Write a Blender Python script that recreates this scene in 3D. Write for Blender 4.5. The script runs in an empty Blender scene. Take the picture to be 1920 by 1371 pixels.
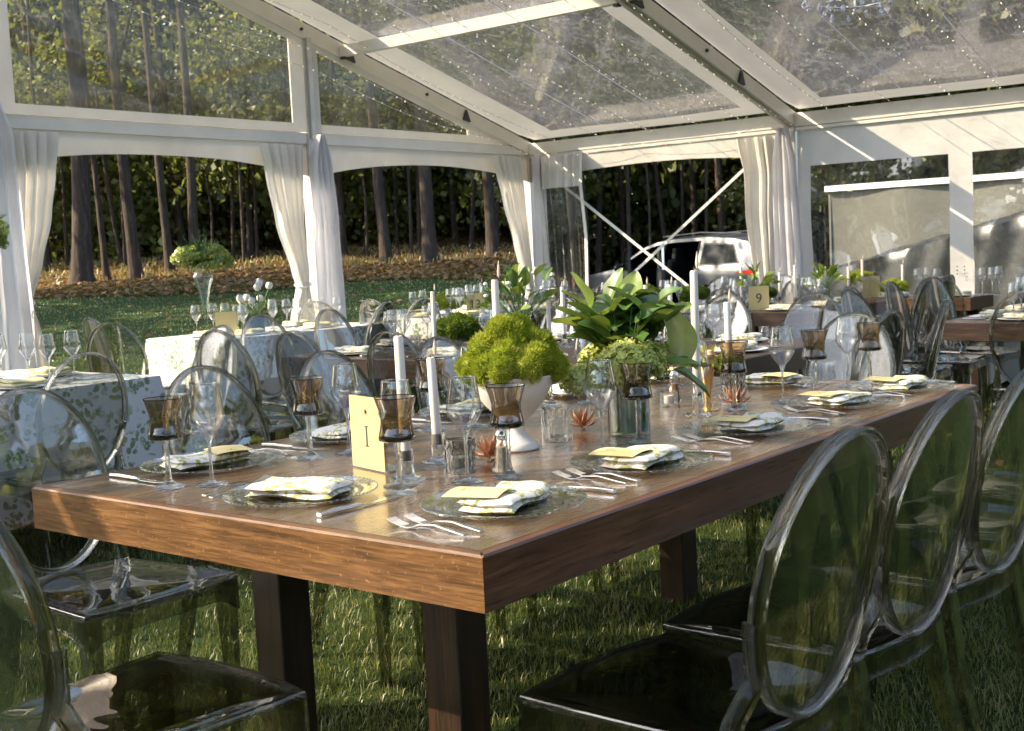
import bpy, math, random
import numpy as np
from mathutils import Vector, Matrix
PI = math.pi
R = math.radians
random.seed(7)
rng = np.random.default_rng(7)
scn = bpy.context.scene

# ------------------------------------------------------------------ camera
CAM = Vector((-1.54203, -1.31371, 1.26597))
yaw, pitch, roll = 0.673685, -0.0919077, -0.0463095
cd = bpy.data.cameras.new("camera"); cam = bpy.data.objects.new("camera", cd)
scn.collection.objects.link(cam); scn.camera = cam
cd.sensor_width = 36; cd.lens = 2297.07 / 1920 * 36; cd.clip_start = .05; cd.clip_end = 600
F = Vector((math.cos(pitch)*math.cos(yaw), math.cos(pitch)*math.sin(yaw), math.sin(pitch)))
r0 = Vector((math.sin(yaw), -math.cos(yaw), 0)); u0 = r0.cross(F)
rr = r0*math.cos(roll) + u0*math.sin(roll); uu = -r0*math.sin(roll) + u0*math.cos(roll)
cam.matrix_world = Matrix(((rr.x, uu.x, -F.x, CAM.x), (rr.y, uu.y, -F.y, CAM.y), (rr.z, uu.z, -F.z, CAM.z), (0, 0, 0, 1)))
cd.dof.use_dof = True; cd.dof.focus_distance = 2.9; cd.dof.aperture_fstop = 14.0

# ------------------------------------------------------------------ light
SUN_AZ = R(131); SUN_EL = R(35.4)
world = bpy.data.worlds.new("World"); scn.world = world; world.use_nodes = True
wt = world.node_tree; bg = wt.nodes["Background"]
sky = wt.nodes.new("ShaderNodeTexSky"); sky.sky_type = 'NISHITA'; sky.sun_disc = False
sky.sun_elevation = SUN_EL; sky.sun_rotation = PI/2 - SUN_AZ; sky.dust_density = 2.0
wt.links.new(sky.outputs[0], bg.inputs[0]); bg.inputs[1].default_value = 0.15
sl = bpy.data.lights.new("sun", 'SUN'); sl.energy = 4.0; sl.angle = R(.5); sl.color = (1, .84, .62)
so = bpy.data.objects.new("sun", sl); scn.collection.objects.link(so)
sd = Vector((math.cos(SUN_EL)*math.cos(SUN_AZ), math.cos(SUN_EL)*math.sin(SUN_AZ), math.sin(SUN_EL)))
so.rotation_euler = sd.to_track_quat('Z', 'Y').to_euler(); so.location = (-10, 12, 14)
vs = scn.view_settings; vs.view_transform = 'Standard'; vs.look = 'None'; vs.exposure = 1.85; vs.gamma = 1
vs.use_curve_mapping = False
cy = scn.cycles
cy.max_bounces = 14; cy.diffuse_bounces = 3; cy.glossy_bounces = 4; cy.transmission_bounces = 12
cy.transparent_max_bounces = 48; cy.caustics_reflective = False; cy.caustics_refractive = False
cy.use_denoising = True; cy.sample_clamp_indirect = 6; cy.blur_glossy = .5

# ------------------------------------------------------------------ helpers
C = scn.collection
class MB:
    def __init__(s): s.v = []; s.f = []; s.m = []; s.cur = 0
    def add(s, vs_, fs):
        b = len(s.v); s.v.extend([tuple(v) for v in vs_])
        for f in fs: s.f.append(tuple(b+i for i in f)); s.m.append(s.cur)
    def box(s, c, d, rot=None, M=None):
        x, y, z = d[0]/2, d[1]/2, d[2]/2
        p = [Vector(q) for q in ((-x,-y,-z),(x,-y,-z),(x,y,-z),(-x,y,-z),(-x,-y,z),(x,-y,z),(x,y,z),(-x,y,z))]
        if rot: 
            m = Matrix.Rotation(rot[2],3,'Z') @ Matrix.Rotation(rot[1],3,'Y') @ Matrix.Rotation(rot[0],3,'X')
            p = [m@q for q in p]
        p = [q+Vector(c) for q in p]
        if M: p = [M@q for q in p]
        s.add(p, [(0,3,2,1),(4,5,6,7),(0,1,5,4),(1,2,6,5),(2,3,7,6),(3,0,4,7)])
    def lathe(s, prof, n=24, c=(0,0,0), M=None, cap=False):
        vs_ = []; k = len(prof)
        for i in range(n):
            a = 2*PI*i/n
            for r, z in prof: 
                q = Vector((c[0]+r*math.cos(a), c[1]+r*math.sin(a), c[2]+z)); vs_.append(M@q if M else q)
        fs = []
        for i in range(n):
            j = (i+1) % n
            for a in range(k-1): fs.append((i*k+a, j*k+a, j*k+a+1, i*k+a+1))
        if cap: fs.append(tuple(i*k for i in range(n))[::-1]); fs.append(tuple(i*k+k-1 for i in range(n)))
        s.add(vs_, fs)
    def tube(s, path, rad, n=8, cap=True):
        P = [Vector(p) for p in path]; k = len(P)
        rad = rad if isinstance(rad, (list, tuple)) else [rad]*k
        t0 = (P[1]-P[0]).normalized(); up = Vector((0,0,1)) if abs(t0.z) < .9 else Vector((1,0,0))
        nrm = t0.cross(up).normalized(); vs_ = []
        for i in range(k):
            t = (P[min(i+1,k-1)]-P[max(i-1,0)]).normalized()
            nrm = (nrm - t*nrm.dot(t)).normalized(); b = t.cross(nrm)
            for j in range(n):
                a = 2*PI*j/n; vs_.append(P[i]+(nrm*math.cos(a)+b*math.sin(a))*rad[i])
        fs = [(i*n+j, i*n+(j+1) % n, (i+1)*n+(j+1) % n, (i+1)*n+j) for i in range(k-1) for j in range(n)]
        if cap: fs.append(tuple(range(n))[::-1]); fs.append(tuple((k-1)*n+j for j in range(n)))
        s.add(vs_, fs)
    def sweep(s, path, sizes, side, closed=False, bev=0.25):
        """bevelled rectangular bar; sizes (across side, other)"""
        P = [Vector(p) for p in path]; k = len(P); vs_ = []
        for i in range(k):
            a, b = (P[i-1], P[(i+1) % k]) if closed else (P[max(i-1,0)], P[min(i+1,k-1)])
            t = (b-a).normalized(); sdv = Vector(side[i] if isinstance(side, list) else side)
            sdv = (sdv - t*sdv.dot(t)).normalized(); o = t.cross(sdv)
            w, d = sizes[i] if isinstance(sizes, list) else sizes
            w /= 2; d /= 2; e = min(w, d)*bev
            for x, y in ((-w+e,-d),(w-e,-d),(w,-d+e),(w,d-e),(w-e,d),(-w+e,d),(-w,d-e),(-w,-d+e)):
                vs_.append(P[i]+sdv*x+o*y)
        n = 8; kk = k if closed else k-1
        fs = [(i*n+j, i*n+(j+1) % n, ((i+1) % k)*n+(j+1) % n, ((i+1) % k)*n+j) for i in range(kk) for j in range(n)]
        if not closed: fs.append(tuple(range(n))[::-1]); fs.append(tuple((k-1)*n+j for j in range(n)))
        s.add(vs_, fs)
    def grid(s, fn, nu, nv, closeu=False):
        vs_ = [fn(i/nu, j/nv) for j in range(nv+1) for i in range(nu + (0 if closeu else 1))]
        w = nu if closeu else nu+1
        s.add(vs_, [(j*w+i, j*w+(i+1) % w, (j+1)*w+(i+1) % w, (j+1)*w+i) for j in range(nv) for i in range(nu)])
    def build(s, name, mat, parent=None, loc=None, rotz=0, smooth=True, ang=40):
        me = bpy.data.meshes.new(name); me.from_pydata(s.v, [], s.f)
        for m_ in (mat if isinstance(mat, (list, tuple)) else [mat]): me.materials.append(m_)
        if any(s.m): me.polygons.foreach_set('material_index', s.m)
        if smooth:
            me.polygons.foreach_set('use_smooth', [True]*len(me.polygons)); me.set_sharp_from_angle(angle=R(ang))
        me.update()
        return link(name, me, parent, loc, rotz)
def link(name, me, parent=None, loc=None, rotz=0):
    o = bpy.data.objects.new(name, me); C.objects.link(o)
    if parent: o.parent = parent
    if loc is not None: o.location = loc
    if rotz: o.rotation_euler.z = rotz
    return o
def npmesh(name, V, Fc, mat, smooth=False):
    V = np.asarray(V, np.float32); Fc = np.asarray(Fc, np.int32); k = Fc.shape[1]
    me = bpy.data.meshes.new(name); me.vertices.add(len(V)); me.vertices.foreach_set('co', V.ravel())
    me.loops.add(Fc.size); me.loops.foreach_set('vertex_index', Fc.ravel())
    me.polygons.add(len(Fc)); me.polygons.foreach_set('loop_start', np.arange(0, Fc.size, k, dtype=np.int32))
    me.polygons.foreach_set('loop_total', np.full(len(Fc), k, np.int32))
    if smooth: me.polygons.foreach_set('use_smooth', np.ones(len(Fc), bool))
    me.materials.append(mat); me.update(calc_edges=True); me.validate()
    return me
def tag(o, label, cat=None, group=None, kind=None):
    if label: o['label'] = label
    if cat: o['category'] = cat
    if group: o['group'] = group
    if kind: o['kind'] = kind
    return o
def thing(name, label, cat, loc=(0,0,0), rotz=0, group=None):
    o = bpy.data.objects.new(name, None); C.objects.link(o); o.location = loc; o.rotation_euler = (0,0,rotz)
    o.empty_display_size = .05
    return tag(o, label, cat, group)
def kids(o): return KID.get(o.name) or [c for c in o.children]
KID = {}
def dup(root, loc, rotz, label, group=None, rx=None, scale=None):
    if root.name not in KID: KID[root.name] = [(c, list(c.children)) for c in root.children]
    r = root.copy(); C.objects.link(r); r.location = loc; r.rotation_euler = (rx or 0, 0, rotz)
    if scale: r.scale = (scale,)*3 if not isinstance(scale, tuple) else scale
    r['label'] = label
    if group: r['group'] = group
    for ch, gs in KID[root.name]:
        c = ch.copy(); C.objects.link(c); c.parent = r
        for g in gs:
            d = g.copy(); C.objects.link(d); d.parent = c
    return r
class Proto:
    """first placement uses the thing itself, later ones copy it"""
    def __init__(s, root): s.root = root; s.used = False
    def put(s, loc, rotz, label, group=None, scale=None):
        if not s.used:
            s.used = True; o = s.root; KID[o.name] = [(c, list(c.children)) for c in o.children]
            o.location = loc; o.rotation_euler.z = rotz; o['label'] = label
            if group: o['group'] = group
            if scale: o.scale = (scale,)*3 if not isinstance(scale, tuple) else scale
            return o
        return dup(s.root, loc, rotz, label, group, scale=scale or 1.0)

# ------------------------------------------------------------------ materials
class NT:
    def __init__(s, name):
        s.m = bpy.data.materials.new(name); s.m.use_nodes = True; s.t = s.m.node_tree
        s.t.nodes.clear(); s.out = s.t.nodes.new('ShaderNodeOutputMaterial')
    def n(s, typ, props=None, **ins):
        nd = s.t.nodes.new('ShaderNode'+typ)
        for k, v in (props or {}).items(): setattr(nd, k, v)
        for k, v in ins.items():
            s.set(nd, k.replace('_', ' '), v)
        return nd
    def set(s, nd, key, v):
        if key.isdigit() or (key[0] == 'i' and key[1:].isdigit()): sock = nd.inputs[int(key.strip('i'))]
        else: sock = nd.inputs[key]
        if isinstance(v, bpy.types.NodeSocket): s.t.links.new(v, sock)
        elif isinstance(v, bpy.types.Node): s.t.links.new(v.outputs[0], sock)
        else:
            if sock.type == 'RGBA' and len(v) == 3: v = (*v, 1)
            sock.default_value = v
    def pos(s, scale=(1,1,1), obj=True):
        src = s.n('TexCoord').outputs['Object'] if obj else s.n('NewGeometry').outputs['Position']
        return s.n('Mapping', Vector=src, Scale=scale).outputs[0]
    def noise(s, vec, sc, det=4, rough=.55, dist=0):
        return s.n('TexNoise', Vector=vec, Scale=sc, Detail=det, Roughness=rough, Distortion=dist).outputs[0]
    def ramp(s, fac, stops, interp='LINEAR'):
        nd = s.n('ValToRGB', Fac=fac); cr = nd.color_ramp; cr.interpolation = interp
        while len(cr.elements) < len(stops): cr.elements.new(.5)
        for e, (p, c) in zip(cr.elements, stops):
            e.position = p; e.color = (*c, 1) if isinstance(c, tuple) else (c, c, c, 1)
        return nd.outputs[0]
    def mix(s, fac, a, b, typ='MIX'):
        nd = s.t.nodes.new('ShaderNodeMix'); nd.data_type = 'RGBA'; nd.blend_type = typ
        for i, v in ((0, fac), (6, a), (7, b)):
            sk = nd.inputs[i]
            if isinstance(v, bpy.types.NodeSocket): s.t.links.new(v, sk)
            else: sk.default_value = v if i == 0 else (*v, 1)
        return nd.outputs[2]
    def math(s, op, a, b=0.0, c=None, clamp=False):
        nd = s.n('Math', dict(operation=op, use_clamp=clamp), i0=a, i1=b)
        if c is not None: s.set(nd, 'i2', c)
        return nd.outputs[0]
    def bump(s, h, st=.3, d=.01): return s.n('Bump', Height=h, Strength=st, Distance=d).outputs[0]
    def surf(s, sh): s.t.links.new(sh.outputs[0] if isinstance(sh, bpy.types.Node) else sh, s.out.inputs[0]); return s.m
def princ(name, col, rough=.5, metal=0, var=0, vscale=8, bump=0, bscale=40, spec=.5, sub=0, coat=0, emis=None, es=0, sheen=0):
    T = NT(name); c = col
    if var:
        f = T.noise(T.pos(), vscale)
        lo = tuple(x*(1-var) for x in col); hi = tuple(min(1, x*(1+var)) for x in col)
        c = T.ramp(f, [(.3, lo), (.7, hi)])
    p = T.n('BsdfPrincipled', Base_Color=c, Roughness=rough, Metallic=metal)
    p.inputs['Specular IOR Level'].default_value = spec; p.inputs['Coat Weight'].default_value = coat
    if sub: p.inputs['Subsurface Weight'].default_value = sub; p.inputs['Subsurface Radius'].default_value = (.01,.008,.006)
    if sheen: p.inputs['Sheen Weight'].default_value = sheen
    if emis: p.inputs['Emission Color'].default_value = (*emis, 1); p.inputs['Emission Strength'].default_value = es
    if bump: T.set(p, 'Normal', T.bump(T.noise(T.pos(), bscale), bump, .004))
    return T.surf(p)
def thin_glass(name, face, edge, spec_min=.05, powr=3.5, rough=.0, bump=0, bscale=30, edgepow=2.0, haze=0, hazecol=(.6,.6,.6)):
    """transparent shell: tint deepens toward grazing angles, Fresnel-like gloss"""
    T = NT(name)
    lw = T.n('LayerWeight', Blend=.5).outputs['Facing']
    f1 = T.math('POWER', lw, edgepow); tint = T.mix(f1, face, edge)
    tr = T.n('BsdfTransparent', Color=tint)
    gl = T.n('BsdfGlossy', Color=(1,1,1), Roughness=rough)
    if bump: T.set(gl, 'Normal', T.bump(T.noise(T.pos(), bscale, 2), bump, .01))
    fr = T.math('ADD', T.math('MULTIPLY', T.math('POWER', lw, powr), .8), spec_min, clamp=True)
    sh = T.n('MixShader', i0=fr, i1=tr, i2=gl)
    if haze:
        n1 = T.noise(T.pos((1,1,1)), 1.3, 6, .7)
        n2 = T.noise(T.pos((3, 40, 3)), 3, 3, .6)
        rl = T.math('ABSOLUTE', T.math('SUBTRACT', T.noise(T.pos((1,1,1)), 2.1, 5, .62, .8), .5))
        rl2 = T.math('ABSOLUTE', T.math('SUBTRACT', T.noise(T.pos((.6,3.5,2)), 3.7, 4, .6, .4), .5))
        crk = T.math('MAXIMUM', T.ramp(rl, [(0.0, .55), (.010, 0.0)]), T.ramp(rl2, [(0.0, .45), (.012, 0.0)]))
        hz = T.math('MULTIPLY', T.ramp(T.math('MULTIPLY', n1, n2), [(.15, .25), (.5, 1.0)]), haze)
        hz = T.math('ADD', hz, T.math('MULTIPLY', crk, min(1, haze*1.8)), clamp=True)
        tl = T.n('MixShader', i0=.5, i1=T.n('BsdfDiffuse', Color=hazecol), i2=T.n('BsdfTranslucent', Color=hazecol))
        sh = T.n('MixShader', i0=hz, i1=sh, i2=tl)
    return T.surf(sh)
def solid_glass(name, col, rough=0, ior=1.45, clear=.3, bump=0, bscale=60, facets=False):
    T = NT(name)
    g = T.n('BsdfGlass', Color=col, Roughness=rough, IOR=ior)
    if bump: T.set(g, 'Normal', T.bump(T.noise(T.pos(), bscale, 2), bump, .004))
    return T.surf(T.n('MixShader', i0=clear, i1=g, i2=T.n('BsdfTransparent', Color=col)))
def wood(name, dark, mid, light, axis=0, rough=.4, fleck=True, coat=.0, sc=1.0):
    T = NT(name); s1 = [22*sc]*3; s1[axis] = 1.6*sc
    v = T.pos(tuple(s1)); g = T.noise(v, 1.6, 6, .65, .8)
    s2 = [120*sc]*3; s2[axis] = 5*sc
    g2 = T.noise(T.pos(tuple(s2)), 1.5, 3, .6)
    big = T.noise(T.pos(), 2.2, 3)
    c = T.ramp(g, [(.28, dark), (.5, mid), (.72, light)])
    c = T.mix(T.ramp(g2, [(.42, 0.0), (.62, .5)]), c, tuple(x*.45 for x in dark))
    c = T.mix(T.ramp(big, [(.35, .45), (.65, .0)]), c, dark)
    if fleck:
        w = T.noise(T.pos((60,60,60)), 2, 2, .5); c = T.mix(T.ramp(w, [(.66, 0.0), (.72, .22)]), c, tuple(min(1, x*2.2+.04) for x in light))
    rg = T.ramp(g2, [(.3, rough+.10), (.7, rough-.08)])
    p = T.n('BsdfPrincipled', Base_Color=c, Roughness=rg); p.inputs['Coat Weight'].default_value = coat
    p.inputs['Coat Roughness'].default_value = .18; p.inputs['Specular IOR Level'].default_value = .5
    T.set(p, 'Normal', T.bump(T.math('ADD', g2, T.math('MULTIPLY', g, .6)), .22, .0012))
    return T.surf(p)
def foliage(name, a, b, c=None, trans=.35, rough=.5, vs_=.7, objrand=True, gloss=.03, fine=0):
    T = NT(name); f = T.noise(T.pos((1,1,1), False), vs_, 3)
    stops = [(.3, a), (.55, b)] + ([(.72, c)] if c else [])
    col = T.ramp(f, stops)
    if objrand:
        rn = T.n('ObjectInfo').outputs['Random']
        col = T.mix(T.math('MULTIPLY', rn, .5), col, tuple(x*.6 for x in a))
    if fine:
        f2 = T.noise(T.pos(), fine, 2); col = T.mix(T.ramp(f2, [(.35, 0.0), (.65, .6)]), col, tuple(min(1, x*1.7) for x in (c or b)))
    d = T.n('BsdfDiffuse', Color=col); t = T.n('BsdfTranslucent', Color=T.mix(.5, col, (.30,.34,.04), 'MIX'))
    g = T.n('BsdfGlossy', Color=(1,1,1), Roughness=rough)
    m = T.n('MixShader', i0=trans, i1=d, i2=t)
    return T.surf(T.n('MixShader', i0=gloss, i1=m, i2=g))
def print_cloth(name, base, g1, g2, sc=9.0, trans=.15, uvobj=True):
    """white cloth printed with sprays of green leaves"""
    T = NT(name); P = T.pos((1,1,1))
    wob = T.n('TexNoise', Vector=P, Scale=sc*1.2, Detail=2).outputs[1]
    pv = T.n('VectorMath', dict(operation='MULTIPLY_ADD')); T.set(pv, 'i0', wob); T.set(pv, 'i1', (.06,.06,.06)); T.set(pv, 'i2', P)
    v1 = T.n('TexVoronoi', Vector=pv.outputs[0], Scale=sc); v1.inputs['Randomness'].default_value = .75
    clump = T.ramp(v1.outputs[0], [(.50, 1.0), (.60, 0.0)])
    v2 = T.n('TexVoronoi', Vector=pv.outputs[0], Scale=sc*4.6)
    leaf = T.ramp(v2.outputs[0], [(.46, 1.0), (.56, 0.0)])
    vein = T.noise(P, sc*9, 2, .6); cut = T.ramp(vein, [(.34, 0.0), (.42, 1.0)])
    m = T.math('MULTIPLY', T.math('MULTIPLY', clump, leaf), cut)
    tone = T.ramp(T.noise(P, sc*2.3, 1), [(.4, g1), (.6, g2)])
    c = T.mix(T.math('MULTIPLY', m, .9), base, tone)
    p = T.n('BsdfPrincipled', Base_Color=c, Roughness=.85); p.inputs['Specular IOR Level'].default_value = .15
    T.set(p, 'Normal', T.bump(T.noise(P, sc*90, 2), .15, .001))
    return T.surf(T.n('MixShader', i0=trans, i1=p, i2=T.n('BsdfTranslucent', Color=c)))
def vinyl(name, col, trans=.3, rough=.45, bsc=6, bst=.25):
    T = NT(name); c = T.ramp(T.noise(T.pos(), 3.0, 5, .6), [(.3, tuple(x*.88 for x in col)), (.7, col)])
    p = T.n('BsdfPrincipled', Base_Color=c, Roughness=rough)
    T.set(p, 'Normal', T.bump(T.noise(T.pos(), bsc, 4, .6, .6), bst, .02))
    return T.surf(T.n('MixShader', i0=trans, i1=p, i2=T.n('BsdfTranslucent', Color=c)))

M = {}
WD, WM, WL = (.06,.023,.012), (.135,.052,.025), (.22,.093,.042)
M['wood_x'] = wood('stained_wood_long', WD, WM, WL, 0, .34, False, .25)
M['wood_y'] = wood('stained_wood_cross', (.065,.029,.010), (.22,.10,.032), (.34,.17,.057), 1, .40, True, .1, 1.9)
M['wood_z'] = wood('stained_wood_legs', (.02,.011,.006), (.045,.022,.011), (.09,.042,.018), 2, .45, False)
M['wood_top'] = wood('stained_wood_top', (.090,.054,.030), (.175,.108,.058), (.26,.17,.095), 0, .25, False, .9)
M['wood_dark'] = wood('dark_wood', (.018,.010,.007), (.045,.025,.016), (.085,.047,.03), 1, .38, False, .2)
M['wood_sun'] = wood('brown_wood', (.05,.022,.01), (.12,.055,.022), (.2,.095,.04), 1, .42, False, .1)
M['shell'] = thin_glass('smoke_acrylic_panel', (.855,.85,.835), (.10,.11,.11), .08, 2.8, .01, .09, 7, 2.0)
M['rim'] = solid_glass('smoke_acrylic_rim', (.76,.76,.74), 0, 1.45, .32)
M['leg'] = thin_glass('smoke_acrylic_leg', (.70,.70,.64), (.05,.06,.05), .09, 2.6, .01, .05, 20, 1.1)
M['wine'] = thin_glass('clear_glass_bowl', (.95,.955,.95), (.14,.15,.14), .12, 2.4, .0, .10, 26, 2.4)
M['stem'] = solid_glass('clear_glass_stem', (.97,.98,.97), 0, 1.47, .25)
M['smoke'] = thin_glass('brown_smoke_glass', (.52,.42,.28), (.07,.045,.02), .08, 3.0, .0, .12, 22, 2.2)
M['smokebase'] = solid_glass('brown_smoke_glass_base', (.25,.18,.09), 0, 1.47, .12)
M['plate'] = thin_glass('clear_plate_glass', (.96,.97,.965), (.75,.80,.78), .07, 2.6, .02, .22, 30, 2.4)
M['platerim'] = solid_glass('clear_plate_rim', (.88,.93,.9), 0, 1.45, .35)
M['cutglass'] = solid_glass('cut_glass', (.86,.86,.84), .0, 1.48, .15)
M['cutdark'] = solid_glass('dark_cut_glass', (.66,.65,.62), .0, 1.48, .15)
M['water'] = thin_glass('vase_glass', (.84,.90,.82), (.14,.17,.13), .12, 2.2, .0)
M['silver'] = princ('polished_steel', (.78,.76,.72), .16, 1.0)
M['copper'] = princ('copper_petals', (.62,.36,.23), .36, .85, .15, 30)
M['gold'] = princ('gold_metal', (.78,.52,.22), .25, 1.0)
M['wax'] = princ('white_wax', (.86,.80,.74), .45, 0, 0, sub=.3)
M['flame'] = princ('flame_tip', (.72,.58,.44), .5, sub=.2)
M['wick'] = princ('wick', (.03,.02,.02), .8)
M['urn'] = princ('matte_white_ceramic', (.80,.78,.72), .55, 0, .06, 12, .2, 25)
M['card'] = princ('yellow_card', (.80,.66,.30), .7, 0, .05, 30)
M['cardface'] = princ('pale_yellow_card', (.62,.52,.24), .7)
M['ink'] = princ('grey_ink', (.05,.05,.035), .7)
M['acrylic'] = thin_glass('acrylic_stand', (.93,.93,.9), (.45,.42,.35), .08, 3)
M['napkin'] = print_cloth('leaf_print_napkin', (.84,.81,.74), (.24,.29,.05), (.42,.41,.10), 15.0, .1)
M['napcream'] = princ('cream_cloth', (.66,.62,.36), .85)
M['cloth'] = print_cloth('leaf_print_tablecloth', (.74,.76,.78), (.14,.22,.10), (.27,.33,.16), 7.0, .2)
M['plainwhite'] = princ('white_plate', (.80,.81,.80), .25)
M['vinyl'] = vinyl('white_vinyl', (.80,.77,.71), .22)
M['vinyl_roof'] = vinyl('white_roof_vinyl', (.74,.70,.62), .16)
M['metal_white'] = princ('white_painted_frame', (.74,.70,.63), .4, 0, .06, 5)
M['metal_grey'] = princ('aluminium_frame', (.55,.52,.47), .38, .4, .1, 9)
M['steel_dark'] = princ('dark_bracket', (.05,.05,.05), .5, .5)
M['sheer'] = vinyl('white_sheer_fabric', (.82,.82,.85), .45, .9, 30, .2)
M['clearroof'] = thin_glass('clear_roof_vinyl', (.80,.80,.78), (.5,.5,.48), .08, 3.0, .10, .55, 3.0, 2.5, .30, (.50,.47,.47))
M['clearwin'] = thin_glass('clear_window_vinyl', (.82,.82,.78), (.5,.5,.46), .08, 3.0, .05, .8, 4.5, 2.5, .09, (.5,.49,.45))
M['cleargable'] = thin_glass('clear_gable_vinyl', (.85,.85,.80), (.5,.5,.46), .04, 3.5, .05, .3, 2.0, 2.5, .07, (.5,.5,.42))
M['bulb'] = princ('fairy_bulb', (.95,.9,.75), .3, emis=(1,.85,.6), es=.35)
M['wire'] = princ('clear_wire', (.5,.47,.42), .5)
M['cable'] = princ('white_strap', (.72,.70,.65), .6)
M['bark'] = NT('bark')
T = M['bark']; v = T.pos((9,9,1.6)); g = T.noise(v, 1.6, 6, .7, .6)
p = T.n('BsdfPrincipled', Base_Color=T.ramp(g, [(.3, (.016,.011,.008)), (.55, (.055,.038,.026)), (.78, (.13,.095,.066))]), Roughness=.95)
T.set(p, 'Normal', T.bump(g, .9, .05)); M['bark'] = T.surf(p)
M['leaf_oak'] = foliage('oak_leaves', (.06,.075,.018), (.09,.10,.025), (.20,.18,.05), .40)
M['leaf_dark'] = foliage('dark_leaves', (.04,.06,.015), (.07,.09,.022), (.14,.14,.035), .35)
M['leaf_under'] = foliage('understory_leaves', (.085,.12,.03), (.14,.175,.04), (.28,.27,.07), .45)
M['grass'] = foliage('grass_blades', (.125,.16,.034), (.20,.22,.058), (.40,.35,.15), .35, .4, 5.0, False, .05)
M['drygrass'] = foliage('dry_grass', (.18,.13,.05), (.30,.23,.09), (.38,.30,.14), .3, .5, .8, False, .03)
M['litter'] = foliage('fallen_leaves', (.10,.052,.024), (.20,.11,.048), (.38,.25,.12), .15, .5, 3.0, False, .03)
M['moss'] = foliage('green_trick_dianthus', (.27,.35,.02), (.42,.48,.045), (.60,.58,.12), .30, .5, 16.0, False, .02)
M['mossd'] = foliage('dark_green_dianthus', (.07,.13,.015), (.11,.19,.02), (.2,.26,.03), .3, .5, 9.0, False, .02)
M['hydra'] = foliage('green_hydrangea', (.40,.48,.10), (.56,.62,.18), (.74,.74,.36), .3, .5, 14, False, .03)
M['leafa'] = foliage('glossy_leaf', (.05,.12,.02), (.09,.19,.03), (.17,.27,.05), .25, .35, 7, False, .08)
M['leafb'] = foliage('light_leaf', (.14,.24,.04), (.24,.34,.06), (.38,.46,.12), .4, .4, 7, False, .06)
M['calla'] = foliage('pale_green_spathe', (.42,.50,.12), (.60,.66,.26), (.76,.76,.46), .45, .35, 11, False, .07)
M['orchid'] = foliage('yellow_petals', (.55,.45,.05), (.72,.60,.10), (.80,.66,.22), .35, .4, 9, False, .05)
M['peach'] = princ('peach_petals', (.82,.55,.34), .6, sub=.2)
M['berry'] = princ('green_berry', (.38,.48,.06), .3)
M['whitepetal'] = princ('white_petals', (.80,.80,.74), .6, sub=.2)
M['stemgreen'] = princ('green_stems', (.07,.14,.03), .6)
M['carpaint'] = princ('silver_car_paint', (.11,.118,.122), .38, .5, coat=.15)
M['carglass'] = princ('dark_car_glass', (.012,.015,.015), .05, 0, spec=.2)
M['black'] = princ('black_trim', (.008,.009,.010), .55)
M['redlight'] = princ('red_tail_light', (.55,.03,.015), .15, emis=(.8,.05,.02), es=.12)
M['rubber'] = princ('tyre_rubber', (.02,.02,.02), .8)
M['greyv'] = vinyl('reflection_grey', (.13,.13,.11), .1, .5, 3, .5)  # grey of the added sheets that stand in for a reflection
M['diag_dark'] = princ('diagonal_black', (.012,.013,.013), .3, 0, 0, 8, .8, 6)  # black of the added slope behind the plastic windows
M['facet'] = thin_glass('faceted_glass', (.70,.69,.66), (.03,.03,.03), .14, 1.6, .0, 0, 30, 1.0)
M['ribglass'] = thin_glass('ribbed_glass', (.96,.96,.95), (.30,.30,.28), .12, 2.0, .0, 0, 30, 1.8)
M['crystal'] = thin_glass('crystal', (.9,.9,.93), (.3,.3,.35), .25, 2, 0)
M['salt'] = princ('cruet_grains', (.33,.30,.26), .8, 0, .5, 300)
M['pepper'] = princ('pepper_grains', (.30,.17,.10), .8, 0, .4, 300)

# ------------------------------------------------------------------ terrain
fh = Vector((.78153, .62387)); rh = Vector((.62387, -.78153)); c2 = Vector((CAM.x, CAM.y))
def W2(s, t): q = c2 + fh*s + rh*t; return q.x, q.y
def ss(a, b, x): x = np.clip((x-a)/(b-a), 0, 1); return x*x*(3-2*x)
def H(s, t):
    s = np.asarray(s, float); t = np.asarray(t, float)
    L = 1-ss(-.3, 2.6, t)
    left = np.where(s > 9, .062*(s-9)*ss(8.5, 13, s), 0)
    right = -.28*ss(10, 20, s) + .055*np.clip(s-29, 0, 100)
    bumpy = (np.sin(s*1.3+t*.7)*.03+np.sin(t*1.1-s*.4)*.04)*ss(10, 20, s)
    return left*L + right*(1-L) + bumpy
def st(x, y): return (x-c2.x)*fh.x+(y-c2.y)*fh.y, (x-c2.x)*rh.x+(y-c2.y)*rh.y
sv = np.concatenate([np.linspace(-40, 0, 9)[:-1], np.linspace(0, 60, 121), np.linspace(66, 260, 20)])
tv = np.concatenate([np.linspace(-220, -46, 18), np.linspace(-45, 45, 121), np.linspace(50, 220, 18)])
S_, T_ = np.meshgrid(sv, tv, indexing='ij')
X_ = c2.x+fh.x*S_+rh.x*T_; Y_ = c2.y+fh.y*S_+rh.y*T_; Z_ = H(S_, T_)
V = np.stack([X_, Y_, Z_], -1).reshape(-1, 3); n1, n2 = S_.shape
i, j = np.meshgrid(np.arange(n1-1), np.arange(n2-1), indexing='ij'); a = (i*n2+j).ravel()
Fq = np.stack([a, a+n2, a+n2+1, a+1], -1)[:, ::-1]
T = NT('ground'); P = T.pos((1,1,1), False)
dt = T.n('VectorMath', dict(operation='DOT_PRODUCT')); T.set(dt, 'i0', P); T.set(dt, 'i1', (fh.x, fh.y, 0))
sN = T.math('ADD', dt.outputs['Value'], -(c2.x*fh.x+c2.y*fh.y))
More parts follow.
